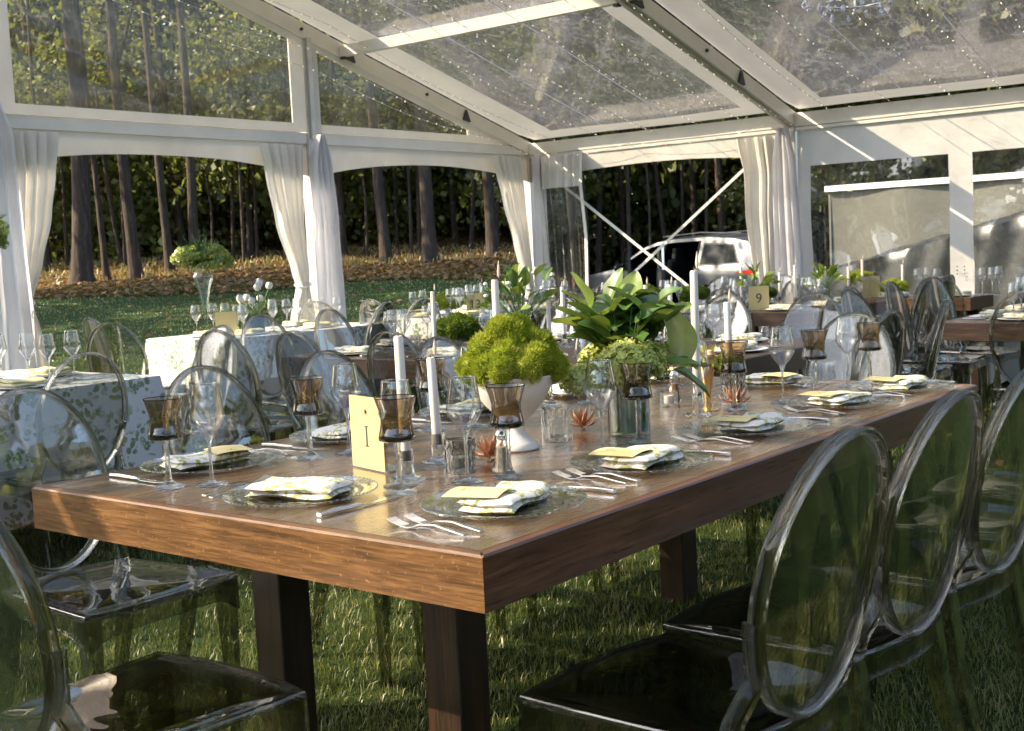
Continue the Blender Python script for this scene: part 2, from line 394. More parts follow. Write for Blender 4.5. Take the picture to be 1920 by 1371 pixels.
nz = T.noise(P, .5, 5, .6); mask = T.math('ADD', sN, T.math('MULTIPLY', nz, 5.0))
mask = T.ramp(T.math('MULTIPLY', T.math('ADD', mask, -24.0), .25, clamp=True), [(.2, 0.0), (.75, 1.0)])
n5 = T.noise(P, 4.5, 5, .7); n60 = T.noise(P, 60, 3, .7)
gr = T.ramp(n5, [(.3, (.020,.040,.012)), (.55, (.038,.070,.020)), (.78, (.10,.10,.04))])
gr = T.mix(T.ramp(n60, [(.35, 0.0), (.7, .6)]), gr, (.016,.022,.008))
ll = T.ramp(T.noise(P, 9, 6, .75), [(.3, (.05,.024,.012)), (.5, (.15,.075,.03)), (.7, (.34,.20,.09))])
col = T.mix(mask, gr, ll)
p = T.n('BsdfPrincipled', Base_Color=col, Roughness=.95); p.inputs['Specular IOR Level'].default_value = .1
T.set(p, 'Normal', T.bump(n60, .8, .03)); gm = T.surf(p)
o = link('ground', npmesh('ground', V, Fq, gm, True)); tag(o, 'lawn running into leaf-strewn ground under the trees', kind='structure')

def blades(n, smin, smax, tmul, hgt, wid, mat, name, label, power=2.0, bend=1.0, extra=None):
    u = rng.random(n); s = smin*(smax/smin)**u if power == 2 else smin+(smax-smin)*u
    t = (rng.random(n)*2-1)*tmul*(s+.4) if tmul > 0 else (rng.random(n)*2-1)*(-tmul)
    if extra: s, t = extra(s, t); n = len(s)
    x = c2.x+fh.x*s+rh.x*t; y = c2.y+fh.y*s+rh.y*t; z = H(s, t)-.004
    clump = .55+.3*np.sin(x*7+np.sin(y*5)*2)*np.sin(y*6.3+x)+.35*np.sin(x*23+3*np.sin(y*9))*np.sin(y*19+2*np.sin(x*11))
    h = hgt*(.45+.8*rng.random(n))*(.7+.4*clump); w = wid*(.6+.7*rng.random(n))*(1 if tmul <= 0 else 1)
    w = w*(1+s*.12); ang = rng.random(n)*2*PI; la = rng.random(n)*2*PI; lean = bend*rng.random(n)**.7
    bx, by = np.cos(ang)*w/2, np.sin(ang)*w/2
    dx, dy = np.cos(la)*lean*h, np.sin(la)*lean*h
    Vb = np.empty((n, 5, 3))
    Vb[:, 0] = np.stack([x-bx, y-by, z], -1); Vb[:, 1] = np.stack([x+bx, y+by, z], -1)
    Vb[:, 2] = np.stack([x+bx*.7+dx*.35, y+by*.7+dy*.35, z+h*.6], -1); Vb[:, 3] = np.stack([x-bx*.7+dx*.35, y-by*.7+dy*.35, z+h*.6], -1)
    Vb[:, 4] = np.stack([x+dx, y+dy, z+h*(1-.3*lean)], -1)
    b = np.arange(n)*5
    Ft = np.concatenate([np.stack([b, b+1, b+2], -1), np.stack([b, b+2, b+3], -1), np.stack([b+3, b+2, b+4], -1)])
    o = link(name, npmesh(name, Vb.reshape(-1, 3), Ft, mat)); tag(o, label, 'grass', kind='stuff'); return o
blades(270000, .9, 10.5, .62, .046, .0022, M['grass'], 'grass', 'sun-dappled green lawn grass under the tables and chairs')
blades(60000, 10.5, 26, .6, .035, .005, M['grass'], 'lawn_grass', 'shaded lawn grass between the marquee and the trees')
def edge_only(s, t): k = (t < 1.2) | (s > 29); return s[k], t[k]
blades(9000, 26.5, 34, .6, .20, .008, M['drygrass'], 'dry_grass', 'tall straw-coloured grass at the foot of the trees', power=1, extra=edge_only)

def leaf_cards(cent, size, up=.0, fold=True, flat=False):
    n = len(cent); nrm = rng.normal(size=(n, 3)); nrm[:, 2] = np.abs(nrm[:, 2])*(1+up)+up
    if flat: nrm = rng.normal(size=(n, 3))*.35+np.array([0, 0, 1])
    nrm /= np.linalg.norm(nrm, axis=1)[:, None]
    a = rng.normal(size=(n, 3)); a -= nrm*(a*nrm).sum(1)[:, None]; a /= np.linalg.norm(a, axis=1)[:, None]
    b = np.cross(nrm, a); L = (size*(.6+.8*rng.random(n)))[:, None]; w = L*.36
    Vb = np.stack([cent-a*L*.5, cent+b*w+nrm*w*.3, cent+a*L*.5, cent-b*w+nrm*w*.3], 1)
    k = np.arange(n)*4
    return Vb.reshape(-1, 3), np.stack([k, k+1, k+2, k+3], -1)
def lit_pts(n, smin, smax, tm, tmax):
    s = smin+(smax-smin)*rng.random(n); t = np.minimum((rng.random(n)*2-1)*tm*s, tmax*rng.random(n)+0*s) if tmax is not None else (rng.random(n)*2-1)*tm*s
    return s, t
s = 22+24*rng.random(22000)**1.3; t = -(rng.random(22000)*.62*s)+3.0; 
cc = np.stack([c2.x+fh.x*s+rh.x*t, c2.y+fh.y*s+rh.y*t, H(s, t)+.02], -1)
V, Fq = leaf_cards(cc, .11, flat=True)
tag(link('leaf_litter', npmesh('leaf_litter', V, Fq, M['litter'])), 'brown fallen leaves covering the ground below the trees', 'fallen leaves', kind='stuff')
s = 6+18.5*rng.random(1700)**.6; t = (rng.random(1700)*2-1)*.5*s
cc = np.stack([c2.x+fh.x*s+rh.x*t, c2.y+fh.y*s+rh.y*t, H(s, t)+.05], -1)
V, Fq = leaf_cards(cc, .085, flat=True)
tag(link('scattered_leaves', npmesh('scattered_leaves', V, Fq, M['litter'])), 'scattered dry leaves lying on the open lawn', 'fallen leaves', kind='stuff')

# ------------------------------------------------------------------ trees
def crown_mesh(name, rad, n_cl, n_lf, leaf, mat, hollow=.35, clr=.6, seed=0):
    g = np.random.default_rng(seed); out = []
    d = g.normal(size=(n_cl, 3)); d /= np.linalg.norm(d, axis=1)[:, None]
    rr_ = (hollow+(1-hollow)*g.random(n_cl))[:, None]; cl = d*rr_*np.array(rad)
    for c in cl:
        k = int(n_lf*(.5+g.random())); q = g.normal(size=(k, 3))*clr*np.array([1, 1, .55])*(.6+.6*g.random()); out.append(c+q)
    V, Fq = leaf_cards(np.concatenate(out), leaf); return npmesh(name, V, Fq, mat)
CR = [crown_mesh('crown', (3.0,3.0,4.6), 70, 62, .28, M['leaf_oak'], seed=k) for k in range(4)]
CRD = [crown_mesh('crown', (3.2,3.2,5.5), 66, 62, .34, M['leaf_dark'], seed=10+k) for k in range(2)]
SH = [crown_mesh('foliage', (1.9,1.9,2.2), 44, 52, .17, M['leaf_under'], .15, .42, seed=20+k) for k in range(4)]
SPR = [crown_mesh('foliage', (2.0,2.0,2.0), 30, 34, .17, M['leaf_oak'], .2, .45, seed=40+k) for k in range(2)]
def make_tree(px_t, s, dia, label, lean=0, hz=16, crown=True, cz=10.5, cs=1.0, dark=False, limbs=2, group='trees at the wood edge', cat='tree'):
    dia *= .82; t = px_t; x, y = W2(s, t); z = float(H(s, t))-.05
    root = thing('tree', label, cat, (x, y, z), random.random()*0, group)
    mb = MB(); k = 9; path = []; rad = []
    b1, b2 = random.uniform(-.25,.25), random.uniform(-.25,.25); lr = rh*lean
    for q in range(k):
        u = q/(k-1); h = hz*u; w = math.sin(u*PI*1.6)
        path.append((lr.x*h+b1*w, lr.y*h+b2*w, h)); f = 1+.55*math.exp(-h/.35)
        rad.append(max(.03, dia/2*f*(1-.8*u)))
    path.insert(1, (path[1][0]*.12, path[1][1]*.12, hz/(k-1)*.14)); rad.insert(1, dia/2*1.18*.98)
    path.insert(2, (path[2][0]*.45, path[2][1]*.45, hz/(k-1)*.45)); rad.insert(2, dia/2*.98)
    mb.tube(path, rad, 11)
    for q in range(limbs):
        h = random.uniform(3.2, 8.5); u = h/hz; a = random.uniform(0, 2*PI); L = random.uniform(1.6, 3.2)
        base = Vector((lr.x*h, lr.y*h, h)); dr = Vector((math.cos(a), math.sin(a), random.uniform(.3,.9)))
        mb.tube([base, base+dr*L*.5, base+dr*L+Vector((0,0,.4))], [dia*.16, dia*.11, dia*.04], 6)
    mb.build('trunk', M['bark'], root)
    if crown:
        me = random.choice(CRD if dark else CR); c = link('crown', me, root, (lr.x*cz, lr.y*cz, cz), random.uniform(0, 6.28)); c.scale = (cs, cs, cs*random.uniform(.9,1.1))
    return root
EDGE = [ # (t, s, diameter, lean, description)
 (-9.0,26,.50,-.012,'thick dark trunk nearest the lawn behind the left tied curtain'),
 (-12.3,33,.22,-.01,'slender tree with sunlit bark just beside the tied curtain'),
 (-8.8,27,.17,-.03,'thin dark trunk close beside the thickest trunk'),
 (-8.15,27,.32,0,'straight dark trunk with flared foot on the leaf litter'),
 (-10.4,35,.20,.0,'small pale trunk standing behind the straight dark trunk'),
 (-7.67,28,.24,-.02,'dark trunk leaning slightly beside the sunlit forked one'),
 (-8.64,33,.26,-.055,'leaning tree with sunlit bark in the clothed table opening'),
 (-7.11,28,.28,-.01,'dark trunk directly behind the tall flower vase'),
 (-8.3,36,.18,.01,'slim brown trunk above the green flower heads'),
 (-6.66,32,.22,.02,'trunk with short stump beside the middle tied curtain'),
 (-5.9,36,.20,-.02,'thin trunk right at the edge of the middle curtain'),
 (-2.75,28,.32,-.012,'curved trunk with bright sunlit edge in the second opening'),
 (-2.9,36,.20,.01,'thin dark trunk behind the curved sunlit one'),
 (-1.68,27,.37,-.02,'broad grey trunk in the middle of the second opening'),
 (-1.4,34,.18,.02,'slim dark trunk beside the broad grey trunk'),
 (-.95,36,.17,-.01,'thin leafy trunk between the two broad trunks'),
 (-.32,28,.31,.0,'straight trunk with dappled sun next to the corner curtain'),
 (-4.1,31,.22,.01,'dark trunk half hidden by the white sheer drape'),
 (2.4,33,.22,.03,'leaning trunk seen over the bonnet of the silver car'),
 (3.4,36,.2,-.02,'brown trunk above the windscreen of the silver car'),
 (4.3,32,.15,-.05,'thin sunlit trunk above the car roof, leaning outward'),
 (4.6,32.5,.13,-.02,'very thin pale trunk beside the leaning sunlit one'),
 (5.4,35,.22,0,'shaded trunk above the rear doors of the car'),
 (5.9,33,.30,.0,'wide dark trunk above the car beside the tied plastic curtain'),
 (6.9,37,.2,.01,'trunk crossing behind the bracing strap'),
 (1.6,31,.30,.0,'tree seen through the clear gathered plastic curtain'),
]
for k, (t, s, dia, lean, d) in enumerate(EDGE):
    make_tree(t, s, dia*(1.0 if s<34 else 1.1), d, lean, 16, k % 5 == 0, random.uniform(10.5, 12.5), random.uniform(.85, 1.05), limbs=random.choice((1,2,3)))
for (t, s, dia, lean, d) in [(-11.2,30,.16,.01,'slim pole-like tree between the two curtains, nearest the tied one'),(-9.7,31,.13,-.02,'slim pole-like tree left of the flared dark trunk'),(-7.0,31.5,.12,.03,'slim leaning pole beside the tall vase flowers'),(-5.4,30,.15,-.01,'slim pole-like tree just past the tall vase flowers'),
    (-2.2,31,.12,.0,'slim pole-like tree close to the curved sunlit trunk'),(-.9,31,.13,.02,'slim pole-like tree right of the broad grey trunk'),(3.0,30.5,.15,-.02,'slim sunlit pole above the car bonnet'),(5.0,31,.13,.03,'slim sunlit pole above the rear car door')]:
    make_tree(t, s, dia, d, lean, 13, False, limbs=3)
# deeper and flanking trees
k = 0
for s0, dt_ in ((39, 4.2), (45, 4.6)):
    t = -.50*s0
    while t < .60*s0:
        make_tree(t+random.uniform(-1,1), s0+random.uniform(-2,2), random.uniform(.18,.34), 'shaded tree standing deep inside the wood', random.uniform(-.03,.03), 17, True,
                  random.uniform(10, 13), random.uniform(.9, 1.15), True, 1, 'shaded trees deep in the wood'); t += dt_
for (t, s) in [(9.5,31),(11.5,27),(13.5,30),(15.5,27),(10.5,35),(14,36),(17.5,31),(19.5,27.5),(-15.2,36),(-14.5,40)]:
    make_tree(t, s, random.uniform(.25,.38), 'tree beyond the marquee seen through the clear roof and windows' if t > 0 else 'tree seen through the clear gable beyond the curtains',
              random.uniform(-.02,.02), 16, True, random.uniform(8, 10), random.uniform(1.0,1.25), False, 2, 'trees seen through the clear walls' if t > 0 else 'trees behind the far gable')
for (t, s) in [(-16.5,21.5),(-21,16.5),(-14.6,23.5)]:
    make_tree(t, s, .34, 'tree at the side of the lawn casting long shade', 0, 15, True, 9, 1.1, False, 2, 'trees beside the lawn')
# understory
us = []
for s0, n, tm in ((32.5, 16, .50), (35.5, 20, .54), (38.5, 22, .56), (42, 22, .6)):
    for q in range(n):
        t = (-tm+2*tm*(q+.5)/n)*s0+random.uniform(-.8,.8); s = s0+random.uniform(-1.2,1.2)
        if s0 < 37 and 2.0 < t < 6.6: continue
        if s0 < 34 and (-2.6 < t < -.5 or -6.3 < t < -4.6): continue
        us.append((t, s))
for q, (t, s) in enumerate(us):
    x, y = W2(s, t); z = float(H(s, t)); sc = random.uniform(.9, 1.5)
    root = thing('sapling', 'bushy sapling filling the gaps between the tree trunks', 'sapling', (x, y, z-.05), 0, 'leafy saplings among the trees')
    h = random.uniform(1.6, 5.2)
    mb = MB(); mb.tube([(0,0,0),(.1,.05,h*.5),(.0,.15,h)], [.05,.035,.02], 6); mb.build('stem', M['bark'], root)
    c = link('foliage', random.choice(SH), root, (0, .1, h), random.uniform(0,6.28)); c.scale = (sc, sc, sc*random.uniform(.9,1.5))
for q, (t, s, h, sc) in enumerate([(-10.9,30.5,4.6,.8),(-9.3,30,5.8,.9),(-6.3,29.5,5.4,.8),(-5.0,30.5,3.6,.9),(-7.4,31,3.0,.7),(-3.4,30,3.2,.9),(-2.3,29.8,5.4,.9),(-.2,30.5,4.6,.8),(.6,30.5,3.0,.9),(2.0,30.5,4.4,.8),(3.5,30,5.6,.8),(5.3,30.3,5.0,.8),(6.6,30.5,2.8,.9),(7.4,30.5,4.8,1.0),(-12.2,30,3.4,.8)]):
    x, y = W2(s, t); z = float(H(s, t)); root = thing('sapling', 'sunlit leafy sapling standing forward among the trunks', 'sapling', (x, y, z-.05), 0, 'sunlit saplings at the wood edge')
    mb = MB(); mb.tube([(0,0,0),(.1,.05,h*.5),(.0,.15,h)], [.045,.03,.02], 6); mb.build('stem', M['bark'], root)
    c = link('foliage', SPR[q % 2], root, (0, .1, h), random.uniform(0,6.28)); c.scale = (sc, sc, sc*.8)
# far wood reading as one mass
n = 210000; s = 46+14*rng.random(n); t = (rng.random(n)*1.3-.62)*s
z = H(s, t)+22*rng.random(n)**.9
cc = np.stack([c2.x+fh.x*s+rh.x*t, c2.y+fh.y*s+rh.y*t, z], -1)
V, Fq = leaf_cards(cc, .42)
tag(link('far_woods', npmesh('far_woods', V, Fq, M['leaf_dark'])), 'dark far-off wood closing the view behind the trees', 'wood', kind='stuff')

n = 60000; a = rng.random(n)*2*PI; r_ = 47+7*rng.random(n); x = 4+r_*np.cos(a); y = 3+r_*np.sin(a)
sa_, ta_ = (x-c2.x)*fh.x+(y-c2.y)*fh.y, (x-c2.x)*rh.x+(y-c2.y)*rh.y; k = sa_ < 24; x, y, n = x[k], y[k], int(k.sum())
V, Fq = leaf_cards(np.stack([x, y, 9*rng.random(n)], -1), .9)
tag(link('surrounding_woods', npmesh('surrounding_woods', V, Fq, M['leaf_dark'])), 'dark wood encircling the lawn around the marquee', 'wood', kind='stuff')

# ------------------------------------------------------------------ marquee
XE, YG, ZE, K, RX = 8.73, 6.544, 2.27, .283, 2.63     # eave x, gable y, eave height, roof slope, ridge x
XW = 2*RX-XE
def zr(x): return ZE+K*(XE-x) if x >= RX else ZE+K*(x-XW)
RY = [YG-2.97*k for k in range(6)]
tent = thing('marquee', 'white frame marquee with clear roof panels over the dining tables', 'marquee', (0,0,0))
def part(name, mb, mat, par=tent, **k): return mb.build(name, mat, par, **k)
for yi, y in enumerate(RY):
    for sgn in (1, -1):                       # rafters: box beams with a keder channel below
        x0 = XE if sgn > 0 else XW
        mb = MB(); a = Vector((x0, y, zr(x0)+.055)); b = Vector((RX, y, zr(RX)+.055))
        mb.sweep([a, b], (.10, .13), (0,1,0), bev=.12)
        rf = part('rafter', mb, M['metal_white'])
        mb = MB(); mb.sweep([a-Vector((0,0,.078)), b-Vector((0,0,.078))], (.035, .02), (0,1,0)); part('channel', mb, M['metal_grey'], rf)
        for u in ((.17, .42, .72)):           # brackets and bolts
            c = a.lerp(b, u); mb = MB(); mb.add([c+Vector((-.05,-.052,-.05)), c+Vector((.05,-.052,-.07)), c+Vector((-.0,-.052,.05)), c+Vector((-.05,-.075,-.05)), c+Vector((.05,-.075,-.07)), c+Vector((0,-.075,.05))],
                [(0,1,2),(3,5,4),(0,3,4,1),(1,4,5,2),(2,5,3,0)]); part('bracket', mb, M['steel_dark'], rf, smooth=False)
            c = a.lerp(b, u+.09); mb = MB(); mb.tube([c+Vector((0,-.05,0)), c+Vector((0,-.068,0))], .014, 8); part('bolt', mb, M['steel_dark'], rf)
    for x in ((XE, XW) if yi else (XE, 5.68, RX, XW)):   # posts
        top = zr(x) if x in (XE, XW) else zr(x)-.01
        mb = MB(); mb.box((x, y, top/2), (.10, .10, top)); part('post', mb, M['metal_grey'], smooth=False)
for yi in range(len(RY)-1):
    y0, y1 = RY[yi]-.052, RY[yi+1]+.052
    for x in (XE, XW):
        mb = MB(); mb.box((x, (y0+y1)/2, zr(x)+.05), (.09, y0-y1, .12)); mb.box((x-.02*(1 if x > RX else -1), (y0+y1)/2, zr(x)-.03), (.035, y0-y1, .03))
        part('eave_beam', mb, M['metal_white'], smooth=False)
    for x in (6.08, RX, 2*RX-6.08):
        mb = MB(); mb.box((x, (y0+y1)/2, zr(x)+(.045 if x != RX else .03)), (.06, y0-y1, .095)); pl = part('purlin', mb, M['metal_white'], smooth=False)
        for yy in (y0-.02, y1+.02):
            mb = MB(); mb.box((x, yy, zr(x)-.012), (.05, .04, .02)); part('clamp', mb, M['steel_dark'], pl, smooth=False)
    # roof membrane: white borders round a clear window, both slopes
    for sgn in (1, -1):
        xe = XE+.06 if sgn > 0 else XW-.06
        def roof_pt(u, v, lift=0, y0=y0, y1=y1, xe=xe):   # u along y, v eave->ridge
            x = xe+(RX-xe)*v; y = y0+(y1-y0)*u
            sag = -.035*math.sin(PI*u)*math.sin(PI*v)+.006*math.sin(9*v+7*u)*math.sin(PI*u)
            return (x, y, (ZE+K*abs(XE-x) if x >= RX else ZE+K*abs(x-XW))+.135+sag+lift)
        if xe != XE+.06: pass
        ua, ub, va, vb = ((.145 if yi == 0 else .115), .885, .045, .985) if sgn > 0 else (.05, .95, .03, .985)  # unseen slope: clear windows widened to let sun reach the grass
        us_ = [0, ua/2, ua]+[ua+(ub-ua)*q/12 for q in range(1, 12)]+[ub, (1+ub)/2, 1]
        vs2 = [0, va]+[va+(vb-va)*q/20 for q in range(1, 20)]+[vb, 1]
        W_, G_ = MB(), MB()
        for bi in range(len(vs2)-1):
            for ai in range(len(us_)-1):
                m_ = G_ if (ua-1e-6 <= us_[ai] and us_[ai+1] <= ub+1e-6 and va-1e-6 <= vs2[bi] and vs2[bi+1] <= vb+1e-6) else W_
                m_.add([roof_pt(us_[ai], vs2[bi]), roof_pt(us_[ai+1], vs2[bi]), roof_pt(us_[ai+1], vs2[bi+1]), roof_pt(us_[ai], vs2[bi+1])], [(0,1,2,3)])
        def weld(mb):
            d = {}; nv = []; mp = []
            for v_ in mb.v:
                kx = tuple(round(q, 4) for q in v_)
                if kx not in d: d[kx] = len(nv); nv.append(v_)
                mp.append(d[kx])
            mb.v = nv; mb.f = [tuple(mp[q] for q in f) for f in mb.f]; return mb
        rp = part('roof_panel', weld(W_), M['vinyl_roof']); part('clear_window', weld(G_), M['clearroof'], rp)
        for u in (.36, .63):                       # welded seams in the clear sheet
            mb = MB(); mb.tube([roof_pt(u, va+(vb-va)*q/8, -.004) for q in range(9)], .004, 4); part('seam', mb, M['sheer'], rp)
# gable wall: beam, arched valances, triangle windows
def gable_poly(name, outer, inner, y, mat, parent=tent, d=.012):
    """flat sheet between two same-length outlines (outer, inner)"""
    mb = MB(); n = len(outer)
    for k in range(n):
        a, b, c_, e = outer[k], outer[(k+1) % n], inner[(k+1) % n], inner[k]
        mb.add([(a[0], y, a[1]), (b[0], y, b[1]), (c_[0], y, c_[1]), (e[0], y, e[1]), (a[0], y+d, a[1]), (b[0], y+d, b[1]), (c_[0], y+d, c_[1]), (e[0], y+d, e[1])],
               [(0,1,2,3), (7,6,5,4), (3,2,6,7), (0,4,5,1)])
    return mb.build(name, mat, parent, smooth=False)
mb = MB()
for x0, x1 in ((5.73, XE-.05), (RX+.05, 5.63), (-.42, RX-.05), (XW+.05, -.52)): mb.box(((x0+x1)/2, YG, ZE+.035), (x1-x0, .07, .09))
part('gable_beam', mb, M['metal_white'], smooth=False)
mb = MB(); mb.box((5.68, YG-.06, 2.72), (.045, .03, .84)); part('post_channel', mb, M['metal_grey'], smooth=False)
for x0, x1, (ix0, ix1) in ((5.68, XE, (5.79, 7.72)), (RX, 5.68, (3.0, 5.475))):
    zt0, zt1 = zr(x0)-.015, zr(x1)-.015
    zb = ZE+.083
    o_ = [(x0+.05, zb), (x1-.05 if x1 < 8 else x1-.4, zb), (x1-.05, max(zb+.01, zr(x1-.05)-.015)), (x0+.05, zt0-.01)]
    zi = 2.425
    i_ = [(ix0, zi), (ix1, zi), (ix1, max(zi+.004, zr(ix1)-.075)), (ix0, zr(ix0)-.075)]
    gable_poly('gable_border', o_, i_, YG-.045, M['vinyl'])
    mb = MB(); mb.add([(i_[0][0], YG-.04, i_[0][1]), (i_[1][0], YG-.04, i_[1][1]), (i_[2][0], YG-.04, i_[2][1]), (i_[3][0], YG-.04, i_[3][1])], [(0,1,2,3)])
    mb.build('gable_window', M['cleargable'], tent, smooth=False)
def valance(axis, a0, a1, fixed, zt, zlow, zmid, name='valance'):
    mb = MB(); n = 36
    for k in range(n):
        pts = []
        for q in (k, k+1):
            u = q/n; a = a0+(a1-a0)*u; e = (2*u-1)
            z = zmid-(zmid-zlow)*abs(e)**2.2; pts.append((a, z))
        (p0, z0), (p1, z1) = pts
        def P3(a, o, z): return (a, fixed+o, z) if axis == 'x' else (fixed+o, a, z)
        w0 = .008*math.sin(p0*5); w1 = .008*math.sin(p1*5)
        mb.add([P3(p0, 0, zt), P3(p1, 0, zt), P3(p1, w1, z1), P3(p0, w0, z0), P3(p0, .006, zt), P3(p1, .006, zt), P3(p1, w1+.006, z1), P3(p0, w0+.006, z0)], [(0,1,2,3),(7,6,5,4),(3,2,6,7)])
    return mb.build(name, M['vinyl'], tent)
valance('x', 5.73, XE-.05, YG-.02, ZE-.011, 1.99, 2.118); valance('x', RX+.05, 5.63, YG-.02, ZE-.011, 1.99, 2.118)
valance('y', RY[1]+.05, YG-.05, XE-.02, ZE-.046, 1.985, 2.075)
valance('x', -.42, RX-.05, YG-.02, ZE-.011, 1.99, 2.118)
# bracing straps in the corner bay
for a, b, d in (((XE-.03, YG-.08, 2.2), (XE-.03, RY[1]+.08, .12), 'white bracing strap running down from the tent corner across the car bay'),
                ((XE-.05, RY[1]+.08, 2.2), (XE-.05, YG-.08, .12), 'white bracing strap rising toward the sunlit drape across the car bay')):
    mb = MB(); mb.sweep([a, b], (.028, .008), (0,1,.3)); tag(mb.build('bracing_strap', M['cable']), d, 'strap')

# side wall with plastic windows on the long side
wall = thing('side_wall', 'white vinyl side wall with wrinkled clear plastic windows', 'tent wall', (XE-.01, 0, 0))
wy1, wy0 = RY[1]-.06, RY[3]
wins = [(3.39, 2.18), (1.985, .75), (.55, -.8), (-1.0, -2.2)]
ys = sorted({wy1, wy0, *[q for w in wins for q in w]}); zs = [0, .42, 1.908, 2.225]
def wpt(y, z):
    f = math.sin(PI*min(1, max(0, z/2.2)))
    return (.018*f*math.sin(y*6.1+z*1.2)+.012*f*math.sin(y*13+2.0*math.sin(z*3))+.008*math.sin(z*9+y*3)*f, y, z)
for k in range(len(ys)-1):
    ya, yb = ys[k], ys[k+1]; isw = any(abs(w[1]-ya) < 1e-6 for w in wins)
    for q in range(3):
        za, zb = zs[q], zs[q+1]
        mb = MB(); mb.grid(lambda u, v: wpt(ya+(yb-ya)*u, za+(zb-za)*v), max(2, int((yb-ya)/.05)), max(2, int((zb-za)/.06)))
        o = mb.build('plastic_window' if (isw and q == 1) else 'vinyl_panel', M['clearwin'] if (isw and q == 1) else M['vinyl'], wall)
mb = MB()
for y in np.arange(wy0+.1, wy1, .24): mb.sweep([(0, y, 2.222), (-.01, y, 2.25)], (.02, .006), (0,1,0))
o = mb.build('hanging_hooks', M['metal_grey'], wall); o['kind'] = 'stuff'
mb = MB()
for dy in (-.03, .03):
    for dz in (-.03, 0, .03): mb.lathe([(0,0),(.006,.0),(.006,.004),(0,.004)], 6, M=Matrix.Translation((-.02, 2.08+dy, .95+dz)) @ Matrix.Rotation(-PI/2, 4, 'Y'))
mb.build('eyelet', M['steel_dark'], wall)

# ------------------------------------------------------------------ drapes and tied curtains
def drape(name, label, cat, mat, prof, axis, fixed, npl, amp, tie=None, mats=None, group=None, phase=0., tied_part=True, split=None):
    """prof: list of (z, a_left, a_right, depth offset) from top to bottom; pleated sheet"""
    zsn = [p_[0] for p_ in prof]
    def at_(z):
        for k in range(len(prof)-1):
            if prof[k][0] >= z >= prof[k+1][0]:
                u = (prof[k][0]-z)/(prof[k][0]-prof[k+1][0]); u2 = u*u*(3-2*u)*.5+u*.5
                return [prof[k][q]+(prof[k+1][q]-prof[k][q])*u2 for q in (1, 2, 3)]
        return list(prof[-1][1:])
    root = thing(name, label, cat, (0,0,0), 0, group)
    def sheet(z0, z1, nm, m_):
        def fn(u, v):
            z = z0+(z1-z0)*v; a, b, off = at_(z); w = abs(b-a)
            ph = 2*PI*npl*u+phase+.5*math.sin(z*2.2+phase)+.3*math.sin(7*u+z)
            am = min(amp, amp*(.35+.65*min(1, .16/max(w, .02)*1.6)))
            wob = am*(math.sin(ph)+.35*math.sin(2.3*ph+1))
            s_ = a+(b-a)*u+.18*am*math.cos(ph)
            d_ = off+wob
            return (s_, fixed+d_, z) if axis == 'x' else (fixed+d_, s_, z)
        mb = MB(); mb.grid(fn, npl*9, max(6, int((z0-z1)/.045))); return mb.build(nm, m_, root, ang=80)
    if split:
        sheet(prof[0][0], split, 'white_header', mats[0]); sheet(split-.001, prof[-1][0], 'clear_sheet', mats[1])
    else: sheet(prof[0][0], prof[-1][0], 'fabric', mat)
    if tie:
        z, a, b, off = tie; c_ = (a+b)/2; w = abs(b-a)/2+.012; mb = MB()
        pts = [(c_+w*math.cos(q*PI/8), off+.055*math.sin(q*PI/8), z+.02*math.sin(q*PI/8+.6)) for q in range(17)]
        pts = [(x_, fixed+y_, z_) if axis == 'x' else (fixed+y_, x_, z_) for x_, y_, z_ in pts]
        mb.tube(pts, .007, 6)
        q0 = pts[2]; mb.tube([q0, (q0[0]+(.03 if axis == 'x' else 0), q0[1]-.01, q0[2]-.06), (q0[0]+.01, q0[1], q0[2]-.15)], .005, 6)
        mb.build('tie_cord', M['cable'], root)
    return root
Yf = YG-.12
drape('sheer_drape', 'white sheer drape hanging at the post beside the flower ball', 'drape', M['sheer'], [(2.42,2.60,2.80,0),(2.2,2.50,2.88,0),(1.6,2.45,2.90,0),(.9,2.44,2.94,0),(.03,2.40,2.98,0)], 'x', Yf-.06, 5, .035)
drape('tied_curtain', 'white vinyl curtain tied low at the edge of the wide opening', 'curtain', M['vinyl'], [(2.235,2.90,3.27,0),(1.95,2.92,3.22,0),(1.65,2.90,3.16,.0),(1.35,2.88,3.07,0),(1.08,2.87,2.96,0),(.85,2.84,3.02,0),(.03,2.75,3.16,0)], 'x', Yf+.02, 4, .03, (1.07,2.85,2.97,0))
drape('tied_curtain', 'white vinyl curtain gathered with a cord against the middle post', 'curtain', M['vinyl'], [(2.235,5.06,5.52,0),(1.98,5.11,5.50,0),(1.59,5.19,5.47,.0),(1.18,5.33,5.49,0),(1.07,5.37,5.48,0),(.8,5.28,5.54,0),(.03,5.16,5.6,0)], 'x', Yf+.02, 5, .035, (1.08,5.36,5.49,0), phase=1.)
drape('sheer_drape', 'white sheer drape falling from the middle post between two openings', 'drape', M['sheer'], [(2.32,5.60,5.65,0),(2.22,5.55,5.69,0),(2.05,5.51,5.73,0),(1.6,5.54,5.77,0),(.75,5.53,5.80,0),(.03,5.50,5.86,0)], 'x', Yf-.06, 4, .04)
drape('vinyl_flap', 'narrow white vinyl flap just past the middle sheer drape', 'flap', M['vinyl'], [(2.235,5.74,5.87,0),(1.5,5.76,5.86,0),(.03,5.76,5.86,0)], 'x', Yf+.06, 1, .015)
drape('tied_curtain', 'white vinyl curtain swept back toward the tent corner', 'curtain', M['vinyl'], [(2.235,8.04,8.52,0),(1.77,8.18,8.53,0),(1.39,8.32,8.55,.0),(.9,8.47,8.58,0),(.03,8.4,8.62,0)], 'x', Yf+.02, 5, .035, (.9,8.46,8.59,0), phase=2.)
